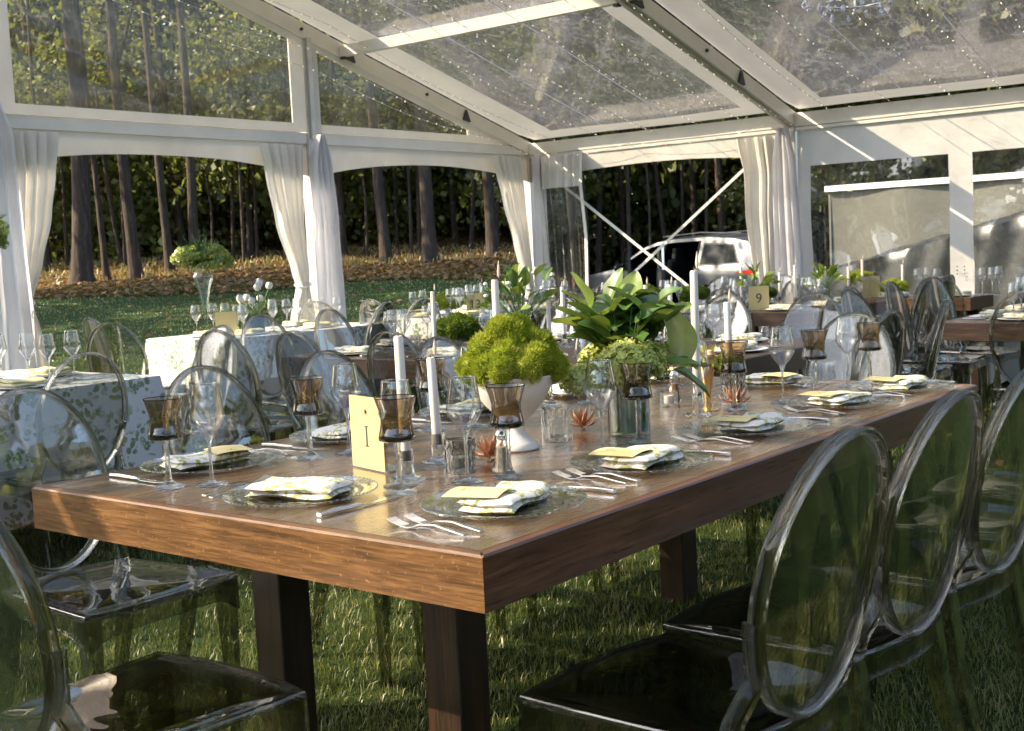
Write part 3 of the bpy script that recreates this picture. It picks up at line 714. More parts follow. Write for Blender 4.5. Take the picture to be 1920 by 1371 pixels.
drape('sheer_drape', 'white sheer drape hanging in the tent corner', 'drape', M['sheer'], [(2.26,8.60,8.66,-.06),(2.0,8.55,8.70,-.06),(1.5,8.55,8.71,-.06),(.03,8.56,8.74,-.06)], 'x', Yf-.02, 3, .035)
drape('clear_curtain', 'gathered clear plastic curtain with a white header next to the car', 'curtain', None, [(2.225,5.79,6.40,0),(1.9,5.80,6.39,0),(1.4,5.77,6.36,0),(.9,5.78,6.33,0),(.03,5.8,6.3,0)], 'y', XE-.10, 6, .04, mats=(M['vinyl'], M['clearwin']), split=1.90)
mb = MB(); mb.sweep([(XE-.12,5.79,2.22),(XE-.13,5.80,1.9),(XE-.12,5.765,1.4),(XE-.12,5.775,.9),(XE-.12,5.8,.05)], (.035,.008), (0,1,0)); mb.build('edge_binding', M['vinyl'], bpy.data.objects['clear_curtain'])
drape('tied_curtain', 'sunlit white and clear curtain pulled back beside the long-side post', 'curtain', None, [(2.20,3.70,4.07,0),(1.86,3.68,4.00,0),(1.5,3.70,4.0,0),(.9,3.72,3.92,0),(.03,3.70,3.98,0)], 'y', XE-.10, 4, .035, mats=(M['vinyl'], M['vinyl']), split=1.88, phase=.7)
drape('sheer_drape', 'white sheer drape falling from the long-side post by the plastic windows', 'drape', M['sheer'], [(2.25,3.53,3.60,0),(2.15,3.50,3.64,0),(1.95,3.46,3.67,0),(1.0,3.42,3.68,0),(.03,3.36,3.70,0)], 'y', XE-.17, 4, .04)

# ------------------------------------------------------------------ fairy lights
def string(pts, label, sp=.10, pit=0):
    root = thing('fairy_light_string', label, 'fairy lights', (0,0,0), 0, 'strings of fairy lights under the roof')
    P = [Vector(p_) for p_ in pts]; path = []; n = 16*(len(P)-1)
    for k in range(len(P)-1):
        for q in range(16):
            u = q/16; c_ = P[k].lerp(P[k+1], u); c_.z -= .07*math.sin(PI*u); path.append(c_)
    path.append(P[-1]); mb = MB(); mb.tube(path, .0024, 4); mb.build('wire', M['wire'], root)
    mb = MB(); L = 0
    for a, b in zip(path, path[1:]):
        L += (b-a).length
        while L > sp:
            L -= sp; c_ = b-(b-a).normalized()*L; d = Vector((random.gauss(0,1), random.gauss(0,1), random.gauss(-.4,1))).normalized()
            mb.tube([c_, c_+d*.013], [.0030, .0024], 5)
    o = mb.build('bulbs', M['bulb'], root); o['kind'] = 'stuff'
def rline(y0, y1, off, x0=XE-.1, x1=RX): return [(x0, y0, zr(x0)+off), ((x0+x1)/2, (y0+y1)/2, zr((x0+x1)/2)+off), (x1, y1, zr(x1)+off)]
for y0, y1, off, d in ((6.05,6.3,.05,'beside the gable rafter'),(5.55,5.75,.06,'first along the clear roof sheet from the gable'),(5.0,5.2,.07,'down the middle of the clear roof sheet nearest the gable'),(4.9,5.15,.03,'doubled up beside another in the middle of that roof sheet'),
                       (4.45,4.6,.07,'third across the clear roof sheet nearest the gable'),(4.0,4.05,.06,'along the edge of the clear sheet by the second rafter'),(3.48,3.46,-.05,'hanging along the face of the second rafter'),
                       (3.15,3.05,.06,'just past the second rafter toward the side wall'),(2.6,2.75,.06,'passing under the crystal chandelier'),(2.1,2.3,.06,'running above the sunlit vinyl header'),(1.7,1.75,.06,'over the first plastic window'),(1.2,1.3,.06,'over the second plastic window'),(.8,.85,.06,'at the frame edge over the third window')):
    string(rline(y0, y1, off), 'string of warm fairy lights '+d)
string([(XE-.12, 6.4, zr(XE)-.02), (5.7, 6.42, zr(5.7)-.10), (RX, 6.42, zr(RX)-.28)], 'string of warm fairy lights across the face of the gable window')
string([(7.9, 6.43, zr(7.9)-.10), (5.7, 6.43, zr(5.7)-.26), (RX, 6.43, zr(RX)-.5)], 'lower string of warm fairy lights across the gable window', .12)
string([(XE-.12, YG-.2, ZE+.02), (XE-.12, 5.2, ZE+.0), (XE-.12, RY[1]+.2, ZE+.02)], 'string of warm fairy lights looped along the eave of the car bay', .13)

# chandelier just above the frame
ch = thing('chandelier', 'crystal chandelier whose lowest drops dip into view under the roof', 'chandelier', (5.75, 1.72, 2.60))
mb = MB()
for rr2, z in ((.30, .10), (.18, .02)): mb.tube([(rr2*math.cos(q*PI/12), rr2*math.sin(q*PI/12), z+.06) for q in range(25)], .006, 6)
mb.tube([(0,0,.05),(0,0,.42)], .008, 6); mb.tube([(-.3,0,.16),(0,0,.2),(.3,0,.16)], .006, 6); mb.tube([(0,-.3,.16),(0,0,.2),(0,.3,.16)], .006, 6); mb.build('frame', M['silver'], ch)
mb = MB(); mb.lathe([(0,-.022),(.008,-.018),(.0145,-.006),(.014,.004),(.006,.018),(0,.024)], 8); dr = mb.build('crystal_drop', M['crystal'], ch, (.30,0,.12), smooth=False)
for k in range(1, 26):
    d = dr.copy(); C.objects.link(d)
    rr2, n_, z = ((.30, 16, .12), (.18, 10, .04))[k > 15]; q = k if k < 16 else k-16
    d.location = (rr2*math.cos(q*2*PI/n_), rr2*math.sin(q*2*PI/n_), z-random.random()*.03); d.scale = (1.1,)*3

# ------------------------------------------------------------------ things outside
ct = thing('reflection_standin', 'grey-sided service tent with a bright white roof edge seen through plastic', 'reflection stand-in', (15.05, 0, 0))  # added sheets and bar, standing in for a reflection in the plastic windows
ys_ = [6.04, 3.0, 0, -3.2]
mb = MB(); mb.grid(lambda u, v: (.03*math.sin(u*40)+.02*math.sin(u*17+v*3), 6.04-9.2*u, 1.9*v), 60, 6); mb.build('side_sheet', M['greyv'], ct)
mb = MB(); mb.box((-.03, 1.44, 1.955), (.09, 9.24, .08)); mb.build('white_bar', M['plainwhite'], ct, smooth=False)
mb = MB(); mb.add([(-.03,6.06,1.99),(-.03,-3.2,1.99),(3.5,-3.2,2.02),(3.5,6.06,2.02)], [(0,1,2,3)]); mb.build('top_sheet', M['plainwhite'], ct, smooth=False)
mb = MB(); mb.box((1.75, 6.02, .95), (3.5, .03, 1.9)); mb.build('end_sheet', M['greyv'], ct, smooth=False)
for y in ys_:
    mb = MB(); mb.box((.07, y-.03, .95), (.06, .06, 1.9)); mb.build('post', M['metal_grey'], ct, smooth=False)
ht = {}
def dark_diagonal(u, v):  # made-up sloping shape, added only for the dark diagonal in the windows
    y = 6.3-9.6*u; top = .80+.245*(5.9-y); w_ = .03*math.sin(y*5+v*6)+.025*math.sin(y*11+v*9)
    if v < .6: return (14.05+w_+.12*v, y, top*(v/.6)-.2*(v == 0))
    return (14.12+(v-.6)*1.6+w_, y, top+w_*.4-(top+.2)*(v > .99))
mb = MB(); mb.grid(dark_diagonal, 90, 14); mb.build('diagonal_standin', M['diag_dark'])
tag(bpy.data.objects['diagonal_standin'], 'added dark sloping shape making the dark diagonal behind the plastic windows', 'sheeting')

# silver car, hatch to the right, two side doors open
def build_car():
    root = thing('parked_car', 'silver people carrier parked by the wood with its side doors open', 'car', (0,0,0))
    TOP = [(2.45,.55),(2.42,.82),(2.30,.98),(2.0,1.06),(1.45,1.14),(1.22,1.18),(.45,1.60),(.15,1.68),(-.3,1.725),(-1.1,1.74),(-1.8,1.69),(-2.15,1.62),(-2.28,1.40),(-2.40,1.10),(-2.45,.95),(-2.46,.5)]
    def ztop(x):
        for (x0,z0),(x1,z1) in zip(TOP, TOP[1:]):
            if x0 >= x >= x1: return z0+(z1-z0)*(x0-x)/(x0-x1+1e-9)
        return .5
    def hw(x, z):
        e = abs(x)-1.7; w = .95-(.13*(max(0,e)/.75)**2.2 if e > 0 else 0)
        if z > 1.04: w -= (z-1.04)*.36
        if z < .5: w -= (.5-z)*.12
        return w+.012*math.sin((z-.75)*9)*(z < 1.04)
    xs = [2.45-4.91*k/92 for k in range(93)]; nz = 22; nt = 6
    bodyF = MB(); glz = {}; rows = []
    for x in xs:
        zt = ztop(x); zl = .26; row = []
        shoulder = zt-.05 if zt > 1.25 else zt-.06
        for q in range(nz+1):
            z = zl+(shoulder-zl)*q/nz; row.append(Vector((x, hw(x, z), z)))
        w = hw(x, shoulder)
        for q in range(1, nt+1):
            a = q/nt; y = w*(1-a); row.append(Vector((x, y, shoulder+(zt-shoulder)*math.sin(min(1, a*1.6)*PI/2)+.012*math.sin(a*PI/2))))
        rows.append(row)
    def win(c_):
        if c_.z < 1.13 or c_.z > ztop(c_.x)-.11: return False
        x = c_.x; fr = 1.12-(c_.z-1.13)*1.55
        if x > fr: return False
        if .04 < x < fr: return 'f'
        if -1.0 < x < -.04: return 'r'
        return False
    def dooropen(c_):
        x = c_.x; zt = ztop(x)-.09
        if not .36 < c_.z < zt: return False
        if .02 < x < .98 and x < 1.12-(c_.z-1.13)*1.5: return True
        return -.98 < x < -.06 and not (x < -.75 and c_.z < .82 and (x+1.45)**2+(c_.z-.36)**2 < .48**2)
    for i_ in range(len(xs)-1):
        for q in range(nz+nt):
            a, b, c_, d = rows[i_][q], rows[i_+1][q], rows[i_+1][q+1], rows[i_][q+1]; m_ = (a+b+c_+d)/4
            if q < nz and any((m_.x-wx)**2+(m_.z-.36)**2 < .43**2 for wx in (1.52, -1.45)): continue
            for sgn in (1, -1):
                P = [Vector((p_.x, p_.y*sgn, p_.z)) for p_ in (a, b, c_, d)]
                if sgn < 0: P = P[::-1]
                if sgn > 0 and q < nz and dooropen(m_): continue
                g_ = (q < nz and win(m_)) or (q >= nz and (.50 < m_.x < 1.18)) or (q >= nz and -2.30 < m_.x < -2.17) or (q < nz and m_.x < -2.2 and 1.15 < m_.z < 1.5 and m_.y < .6)
                key = None
                if g_: key = ('top' if q >= nz else 'side%d' % sgn)+('f' if m_.x > -.02 else 'r' if m_.x > -1.05 else 'b')
                (bodyF if not key else glz.setdefault(key, MB())).add(P, [(0,1,2,3)])
    weld(bodyF).build('body', M['carpaint'], root, ang=50)
    for key in glz: weld(glz[key]).build('window_glass', M['carglass'], root, ang=50)
    def patch(cs, sg, off, mat, nm='window_glass', par=None):
        mb = MB()
        def fn(u, v):
            x = (cs[0][0]*(1-u)+cs[1][0]*u)*(1-v)+(cs[3][0]*(1-u)+cs[2][0]*u)*v; z = (cs[0][1]*(1-u)+cs[1][1]*u)*(1-v)+(cs[3][1]*(1-u)+cs[2][1]*u)*v
            return (x, sg*(hw(x, z)+off), z)
        mb.grid(fn, 12, 6); return mb.build(nm, mat, par or root)
    for sg in (1, -1): patch([(-1.08,1.14),(-2.08,1.16),(-1.86,1.54),(-1.10,1.58)], sg, .006, M['black'], 'quarter_window_seal'); patch([(-1.11,1.17),(-2.02,1.185),(-1.84,1.515),(-1.13,1.55)], sg, .010, M['carglass'])
    # rear face
    mb = MB(); mb.grid(lambda u, v: (-2.46-.05*math.sin(PI*v)*math.sin(PI*u), (2*u-1)*hw(-2.44, .3+.7*v)*1.0, .3+.66*v), 10, 8); mb.build('rear_bumper', M['carpaint'], root)
    mb = MB(); mb.grid(lambda u, v: (-2.47+.30*v-.02, (2*u-1)*(.72-.1*v), 1.12+.40*v), 6, 4); mb.build('rear_window', M['carglass'], root)
    for sgn in (1, -1):
        mb = MB(); mb.grid(lambda u, v: (-2.02-.42*u-.025, sgn*(hw(-2.02-.42*u, .98)+.012-.02*u), 1.0+.10*(v-.5)*(.25+u*1.1)), 8, 3)
        mb.grid(lambda u, v: (-2.49, sgn*(.82-.30*u), .95+.11*v), 5, 3); mb.build('tail_light', M['redlight'], root)
        mb = MB(); mb.lathe([(0,-.07),(.05,-.07),(.10,-.02),(.10,.05),(.03,.08),(0,.08)], 12, M=Matrix.Translation((.95, sgn*1.06, 1.14)) @ Matrix.Diagonal((.8,1.2,.9,1)) @ Matrix.Rotation(PI/2, 4, 'Y')); mb.build('wing_mirror', M['black'], root)
        for wx in (1.52, -1.45):
            mb = MB(); Mx = Matrix.Translation((wx, sgn*.84, .355)) @ Matrix.Rotation(PI/2, 4, 'X')
            mb.lathe([(.22,-.11),(.33,-.11),(.355,-.08),(.355,.08),(.33,.11),(.22,.11)], 28, M=Mx); wh = mb.build('wheel', M['rubber'], root)
            mb = MB(); mb.lathe([(0,-.09),(.06,-.10),(.21,-.07),(.225,-.10),(.225,.10),(.21,.07),(.06,.10),(0,.09)], 28, M=Mx); mb.build('rim', M['silver'], wh)
    mb = MB(); mb.box((0,0,.34), (4.2,1.7,.1)); mb.box((1.2,0,.8), (.06,1.6,.75)); mb.box((-2.0,0,.75), (.06,1.5,.7)); mb.box((.1,-.86,.75), (2.4,.04,.7)); mb.box((1.0,0,.98), (.35,1.5,.25)); mb.build('cabin_floor', M['black'], root, smooth=False)
    for sx in (.25, -.75):
        for sy in (.42, -.42):
            mb = MB(); mb.sweep([(sx+.3,sy,.62),(sx-.1,sy,.60),(sx-.22,sy,.7)], (.5,.18), (0,1,0), bev=.4); mb.sweep([(sx-.16,sy,.66),(sx-.26,sy,1.0),(sx-.33,sy,1.26)], (.48,.14), (0,1,0), bev=.4); mb.sweep([(sx-.33,sy,1.29),(sx-.36,sy,1.5)], (.26,.11), (0,1,0), bev=.4)
            mb.build('seat', M['black'], root)
    for x in (.0, -1.02):
        mb = MB(); mb.sweep([(x,.925,.4),(x-.01,.915,1.05),(x-.05,.70,1.62)], (.07,.05), (1,0,0)); mb.build('door_pillar', M['black'], root)
    mb = MB(); mb.sweep([(.92,.93,.30),(0,.945,.30),(-1.0,.93,.30)], (.1,.08), (0,1,0)); mb.build('sill', M['carpaint'], root)
    for sgn in (1, -1):
        mb = MB(); mb.sweep([(.1,sgn*.62,1.735),(-.9,sgn*.62,1.785),(-1.9,sgn*.60,1.735)], (.025,.02), (0,1,0)); mb.build('roof_rail', M['carpaint'], root)
    for hx, L, ang, nm in ((.98, .92, 36, 'front_door'), (-.02, .92, 40, 'rear_door')):
        A = Matrix.Translation((hx, .93, 0)) @ Matrix.Rotation(R(180-ang), 4, 'Z')
        def dp(u, z, o): return A @ Vector((u*L, o, z))
        mb = MB(); mb.grid(lambda u, v: dp(u, .38+.72*v, -.03-.02*math.sin(PI*v)), 6, 6)
        door = mb.build(nm, M['carpaint'], root)
        mb = MB(); mb.grid(lambda u, v: dp(.02+.96*u, .39+.70*v, .045+.02*math.sin(PI*v)), 6, 6)
        mb.sweep([dp(0,.4,.0), dp(0,1.09,0), dp(1,1.09,0), dp(1,.40,0), dp(0,.4,0)], (.07,.02), (0,0,1) if 0 else tuple((A.to_3x3() @ Vector((0,1,0)))))
        mb.build('inner_trim', M['black'], door)
        x0 = .42 if nm == 'front_door' else .05
        fr = [dp(.02,1.1,0), dp(x0,1.5,-.0), dp(.96,1.56,-.0), dp(1.0,1.1,0)]
        mb = MB(); mb.sweep(fr, (.045,.035), tuple(A.to_3x3() @ Vector((0,1,0)))); mb.build('window_frame', M['silver' if nm == 'rear_door' else 'black'], door)
        mb = MB(); mb.add(fr, [(0,1,2,3)]); mb.build('window_pane', M['carglass'] if nm == 'front_door' else M['clearwin'], door, smooth=False)
    return root
car = build_car()
cx, cyy = W2(25.2, 3.72); car.location = (cx, cyy, -.30); car.rotation_euler.z = R(78)

# ------------------------------------------------------------------ chairs (face +Y, origin on the floor under the seat centre)
def make_chair():
    root = thing('ghost_chair', 'x', 'chair'); hf, hr, yf, yb, zs_ = .228, .19, .215, -.205, .465
    def edge(a):     # seat outline, a in 0..1 counterclockwise from front-right
        pass
    def outline(n=14):
        P = []
        for k in range(n+1): u = k/n; x = hf*(1-2*u); P.append((x, yf+.028*(1-(2*u-1)**2)))     # front, right to left
        for k in range(1, n): u = k/n; P.append((-(hf+(hr-hf)*u)-.004*math.sin(PI*u), yf+(yb-yf)*u))
        for k in range(n+1): u = k/n; P.append((-hr+2*hr*u, yb-.035*(1-(2*u-1)**2)))
        for k in range(1, n): u = k/n; P.append(((hr+(hf-hr)*u)+.004*math.sin(PI*u), yb+(yf-yb)*u))
        return P
    O = outline(); n = len(O); mb = MB()
    def ring(sc, z, dish=0): return [(x*sc, y*sc, z) for x, y in O]
    rings = [(0.02, -.014), (.35, -.013), (.62, -.010), (.82, -.004), (.93, .001), (.985, .002), (1.0, -.004), (1.0, -.012), (.97, -.014), (.6, -.020), (.02, -.024)]
    vs_ = []
    for sc, dz in rings: vs_ += [(x*sc, y*sc, zs_+dz) for x, y in O]
    fs = [(r_*n+k, r_*n+(k+1) % n, (r_+1)*n+(k+1) % n, (r_+1)*n+k) for r_ in range(len(rings)-1) for k in range(n)]
    fs += [tuple(k for k in range(n)), tuple((len(rings)-1)*n+k for k in range(n))[::-1]]
    mb.add(vs_, fs); mb.build('seat', M['shell'], root, ang=50)
    mb = MB(); vs_ = []
    for k, (x, y) in enumerate(O):         # skirt, arched between the legs
        sx = x/(hf if y > 0 else hr); cor = max(abs(x)/hf, 0)*max(0, min(1, abs(y)/.2)); dpt = .050+.045*min(1, cor)**5
        for off, z in ((1.0, zs_-.006), (1.004, zs_-dpt), (.972, zs_-dpt), (.968, zs_-.010)): vs_.append((x*off, y*off, z))
    mb.add(vs_, [(k*4+q, k*4+(q+1) % 4, ((k+1) % n)*4+(q+1) % 4, ((k+1) % n)*4+q) for k in range(n) for q in range(4)])
    mb.build('seat_skirt', M['rim'], root, ang=45)
    for s_ in (1, -1):
        mb = MB(); mb.sweep([(s_*.200, .190, .45), (s_*.203, .196, .36), (s_*.204, .200, .2), (s_*.203, .203, 0)], [(.046,.046), (.042,.042), (.033,.033), (.025,.025)], (1,0,0)); mb.build('leg', M['leg'], root)
        mb = MB(); mb.sweep([(s_*.168, -.192, .45), (s_*.174, -.215, .30), (s_*.180, -.262, .12), (s_*.183, -.300, 0)], [(.040,.046), (.036,.040), (.030,.032), (.026,.026)], (1,0,0)); mb.build('leg', M['leg'], root)
    zc, az, ax = .716, .240, .178; ty = math.tan(R(12))
    def bp(a, f=1.0, o=0): 
        x = ax*f*math.cos(a); z = zc+az*f*math.sin(a); return Vector((x, -.218-(z-.46)*ty-.018*(1-(x/ax)**2)+o, z))
    mb = MB(); m_ = 44; vs_ = []
    fr = [.02, .3, .55, .75, .9, 1.0]
    for o in (.004, -.004):
        for f in fr: vs_ += [bp(2*PI*k/m_, f, o) for k in range(m_)]
    nr = len(fr); fs = []
    for r_ in range(nr-1):
        for k in range(m_):
            fs.append((r_*m_+k, (r_+1)*m_+k, (r_+1)*m_+(k+1) % m_, r_*m_+(k+1) % m_)); b = nr*m_; fs.append((b+r_*m_+k, b+r_*m_+(k+1) % m_, b+(r_+1)*m_+(k+1) % m_, b+(r_+1)*m_+k))
    fs += [tuple(range(m_))[::-1], tuple(nr*m_+k for k in range(m_))]
    mb.add(vs_, fs); mb.build('backrest', M['shell'], root, ang=60)
    mb = MB(); path = [bp(2*PI*k/56, 1.01) for k in range(56)]
    side = [Vector((math.cos(2*PI*k/56), 0, math.sin(2*PI*k/56))) for k in range(56)]
    mb.sweep(path, [(.012, .030)]*56, side, closed=True, bev=.3); mb.build('back_frame', M['rim'], root, ang=50)
    for s_ in (1, -1):
        a = R(-38); q = bp(a, 1.0); q = Vector((q.x*s_, q.y, q.z)); q2 = bp(R(-18), 1.03); q2 = Vector((q2.x*s_, q2.y, q2.z))
        mb = MB(); mb.sweep([(s_*.170,-.196,.455), (s_*.172,-.212,.50), (q.x+s_*.012, q.y+.006, q.z), (q2.x+s_*.004, q2.y+.004, q2.z+.03)], [(.036,.030),(.030,.030),(.024,.032),(.008,.030)], (1,0,0))
        mb.build('back_post', M['rim'], root)
    mb = MB(); mb.grid(lambda u, v: (.15*(2*u-1), -.225-.012*(1-(2*u-1)**2)-.010*v, .452+.030*v*(1-.5*(1-(2*u-1)**2))), 12, 2); mb.build('back_rail', M['shell'], root)
    return root
chair = Proto(make_chair())
def CH(x, y, deg, label, group=None, jit=2.5): chair.put((x, y, 0), R(deg+random.uniform(-jit, jit)), label, group)
ORD = ['first', 'second', 'third', 'fourth', 'fifth', 'sixth']
MT = 'front wooden table'
for k, x in enumerate((.34, .84, 1.38, 1.89, 2.40)):
    CH(x, -.19, -5, f'clear oval-back chair, {ORD[k]} from the sunlit corner, near side of the {MT}', f'chairs round the {MT}', 1.5)
for k, x in enumerate((.22, .78, 1.33, 1.90, 2.42)):
    CH(x, 1.44 if k else 1.44, 180, f'clear oval-back chair, {ORD[k]} from the sunlit end, drape side of the {MT}', f'chairs round the {MT}', 3)
CH(-.27, .63, -90, f'smoke-clear oval-back chair at the sunlit near end of the {MT}', f'chairs round the {MT}', 1)
CH(2.84, .68, 90, f'smoke-clear oval-back chair at the shaded far end of the {MT}', f'chairs round the {MT}', 2)

# ------------------------------------------------------------------ tables
def wood_table(x0, y0, x1, y1, label, mats=('wood_top','wood_x','wood_y','wood_z'), t=.10):
    cx_, cy_ = (x0+x1)/2, (y0+y1)/2; L, Wd = x1-x0, y1-y0; root = thing('dining_table', label, 'table', (cx_, cy_, 0)); T_ = .76
    mb = MB(); mb.box((0,0,T_-.011), (L-.052, Wd-.052, .022)); mb.build('tabletop', M[mats[0]], root, smooth=False)
    b = .028; z0, z1 = T_-t, T_
    for sg in (1, -1):   # mitred apron boards, proud rim by a bead
        def ring(ix, iy):
            if ix: a = [(sg*L/2, -Wd/2), (sg*L/2, Wd/2), (sg*(L/2-b), Wd/2-b), (sg*(L/2-b), -Wd/2+b)]
            else: a = [(-L/2, sg*Wd/2), (L/2, sg*Wd/2), (L/2-b, sg*(Wd/2-b)), (-L/2+b, sg*(Wd/2-b))]
            return a
        for ix in (1, 0):
            a = ring(ix, 0); mb = MB(); cxx = sum(p_[0] for p_ in a)/4; cyy_ = sum(p_[1] for p_ in a)/4
            g_ = [(cxx+(p_[0]-cxx)*.9995, cyy_+(p_[1]-cyy_)*.9995) for p_ in a]
            e = .004; out = Vector((sg if ix else 0, 0 if ix else sg, 0))*e
            lo = [(p_[0], p_[1], z0) for p_ in g_]; hi = [(p_[0], p_[1], z1-e) for p_ in g_]
            tp = [(g_[0][0]-out.x, g_[0][1]-out.y, z1), (g_[1][0]-out.x, g_[1][1]-out.y, z1), (g_[2][0], g_[2][1], z1), (g_[3][0], g_[3][1], z1)]
            mb.add(lo+hi+tp, [(0,1,2,3),(0,4,5,1),(1,5,6,2),(2,6,7,3),(3,7,4,0),(4,8,9,5),(5,9,10,6),(6,10,11,7),(7,11,8,4),(8,11,10,9)])
            mb.build('apron', M[mats[2 if ix else 1]], root, smooth=False)
    mb = MB(); mb.box((0,0,z0+.05), (L-.5, Wd-.5, .04)); mb.build('underframe', M[mats[3]], root, smooth=False)
    return root
def legs(root, pos, mat='wood_z', w=.098):
    for x, y in pos:
        mb = MB(); mb.sweep([(x-root.location.x, y-root.location.y, .665), (x-root.location.x, y-root.location.y, -.01)], (w, w), (1,0,0), bev=.06); mb.build('leg', M[mat], root, smooth=False)
def cloth_table(x0, y0, x1, y1, label, drop=.55):
    cx_, cy_ = (x0+x1)/2, (y0+y1)/2; L, Wd = x1-x0, y1-y0; root = thing('dining_table', label, 'table', (cx_, cy_, 0))
    mb = MB(); mb.box((0,0,.742), (L,Wd,.028)); mb.build('tabletop', M['wood_dark'], root, smooth=False)
    legs(root, [(cx_+sx*(L/2-.12), cy_+sy*(Wd/2-.12)) for sx in (1,-1) for sy in (1,-1)], 'wood_dark', .06)
    cl = MB(); per = []; n = 34; m_ = 22; r_ = .02
    def side(n_, f): return [f(k/n_) for k in range(n_)]
    per = side(n, lambda u: (-L/2+L*u, -Wd/2, 0, -1)) + side(m_, lambda u: (L/2, -Wd/2+Wd*u, 1, 0)) + side(n, lambda u: (L/2-L*u, Wd/2, 0, 1)) + side(m_, lambda u: (-L/2, Wd/2-Wd*u, -1, 0))
    N_ = len(per); vs_ = []; lv = 12; s0 = random.uniform(0,6)
    vs_ += [(x*.995, y*.995, .7655) for x, y, a, b in per]
    for q in range(lv+1):
        v = q/lv
        for k, (x, y, a, b) in enumerate(per):
            cf = min(abs(abs(x)-L/2), abs(abs(y)-Wd/2)); other = min(abs(abs(x)-L/2)+abs(abs(y)-Wd/2), .3)/.3
            fold = math.sin((x if b else y)*22+s0)*.022*v+math.sin((x if b else y)*9+s0*2)*.018*v
            fl = .01+.035*v+fold*other+(1-other)*.07*v; d = drop*(1+.05*(1-other))
            vs_.append((x+a*fl+(1-other)*v*.05*(1 if x > 0 else -1)*(a == 0), y+b*fl+(1-other)*v*.05*(1 if y > 0 else -1)*(b == 0), .763-.01*min(1, v*lv)-d*v))
    fs = [(q*N_+k, q*N_+(k+1) % N_, (q+1)*N_+(k+1) % N_, (q+1)*N_+k) for q in range(lv+1) for k in range(N_)]
    fs = [f[::-1] for f in fs]; fs.append(tuple(range(N_)))
    cl.add(vs_, fs); o = cl.build('tablecloth', M['cloth'], None, (cx_, cy_, 0), ang=60)
    tag(o, 'white tablecloth with green leaf print over the '+label.split(' with ')[0].replace('rectangular ', ''), 'tablecloth', 'leaf-print tablecloths')
    return root
main = wood_table(0, 0, 2.57, 1.407, 'long brown wooden table in front laid with glass plates and flowers')
for lg_ in ():
    pass
legs(main, [(.39,.42),(.39,.985),(2.17,.42),(2.17,.93)])
TB = {}
def tbl(key, kind, box, label, desc, lg=None, mats=None):
    t_ = wood_table(*box, label, **({'mats': mats} if mats else {})) if kind == 'w' else cloth_table(*box, label)
    if kind == 'w': legs(t_, lg or [(box[0]+.35, (box[1]+box[3])/2-.3), (box[0]+.35, (box[1]+box[3])/2+.3), (box[2]-.35, (box[1]+box[3])/2-.3), (box[2]-.35, (box[1]+box[3])/2+.3)])
    TB[key] = (box, desc)
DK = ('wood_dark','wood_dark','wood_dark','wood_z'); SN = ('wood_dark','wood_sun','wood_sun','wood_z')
tbl('B', 'w', (2.87,1.20,4.25,3.82), 'long dark wooden table set crosswise behind the front table', 'dark crosswise table', [(3.2,1.6),(3.9,1.6),(3.2,3.45),(3.9,3.45)], DK)
tbl('C1', 'c', (-.6,3.60,1.93,4.85), 'clothed table nearest the tied curtain with a crowd of wine glasses', 'crowded clothed table')
tbl('C2', 'c', (3.75,5.42,5.35,6.28), 'clothed table on the lawn edge with white tulips', 'tulip table')
tbl('F', 'c', (5.78,5.02,7.7,6.15), 'clothed table carrying the yellow card thirteen', 'table numbered thirteen')
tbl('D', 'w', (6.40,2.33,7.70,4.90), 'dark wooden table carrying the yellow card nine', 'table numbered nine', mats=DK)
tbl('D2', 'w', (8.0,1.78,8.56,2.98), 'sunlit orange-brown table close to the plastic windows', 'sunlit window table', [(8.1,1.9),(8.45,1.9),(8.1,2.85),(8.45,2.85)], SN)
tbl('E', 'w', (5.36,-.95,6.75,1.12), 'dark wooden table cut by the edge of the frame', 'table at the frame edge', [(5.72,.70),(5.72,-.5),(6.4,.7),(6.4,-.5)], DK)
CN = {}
tbl('N', 'w', (1.6,-3.9,6.2,-2.5), 'unseen brown wooden table added to be mirrored in the chair backs', 'added mirrored table', mats=SN)  # out of view, added to give the chair backs a brown reflection
# chairs of the other tables: x, y, facing degrees (0 = +Y)
for key, L in dict(
    C1=[(.35,3.32,6),(1.12,3.20,-4),(2.12,3.80,85),(.5,5.1,180),(1.2,5.1,178),(-.25,3.3,0)],
    B=[(2.50,3.50,-82),(2.48,2.86,-94),(2.46,2.26,-88),(4.62,1.62,95),(4.62,2.22,88),(4.64,2.85,92),(4.62,3.45,84),(3.30,4.18,176),(3.90,4.16,186),(3.95,.93,12),(3.32,.90,-8)],
    C2=[(4.62,5.10,14),(5.15,5.12,-6),(3.45,5.95,-100),(2.95,5.25,-60)],
    F=[(6.1,4.75,0),(6.8,4.75,5),(5.42,5.30,-95),(5.2,5.9,-60),(7.4,4.75,0)],
    D=[(6.02,2.62,-92),(6.0,3.22,-86),(6.02,3.85,-95),(6.04,4.45,-88),(6.75,2.02,5),(7.35,2.05,-4),(8.0,3.5,90),(8.0,4.1,88)],
    D2=[(7.62,1.80,-90),(7.60,2.35,-84),(7.66,2.85,-96),(8.28,1.50,3),(8.3,3.25,178)],
    E=[(5.66,1.42,180),(6.30,1.40,184),(5.02,.45,-90),(4.98,1.28,150),(6.9,1.35,176),(5.0,-.2,-90)]).items():
    for k, (x, y, a) in enumerate(L):
        sd_ = 'near side' if abs(a) < 40 else 'far side' if abs(a) > 140 else 'near end' if a < 0 else 'far end'
        cnt = CN.setdefault((key, sd_), 0); CN[(key, sd_)] += 1
        CH(x, y, a, f'clear oval-back chair, {ORD[cnt]} on the {sd_} of the {TB[key][1]}', f'chairs on the {sd_} of the {TB[key][1]}', 2)

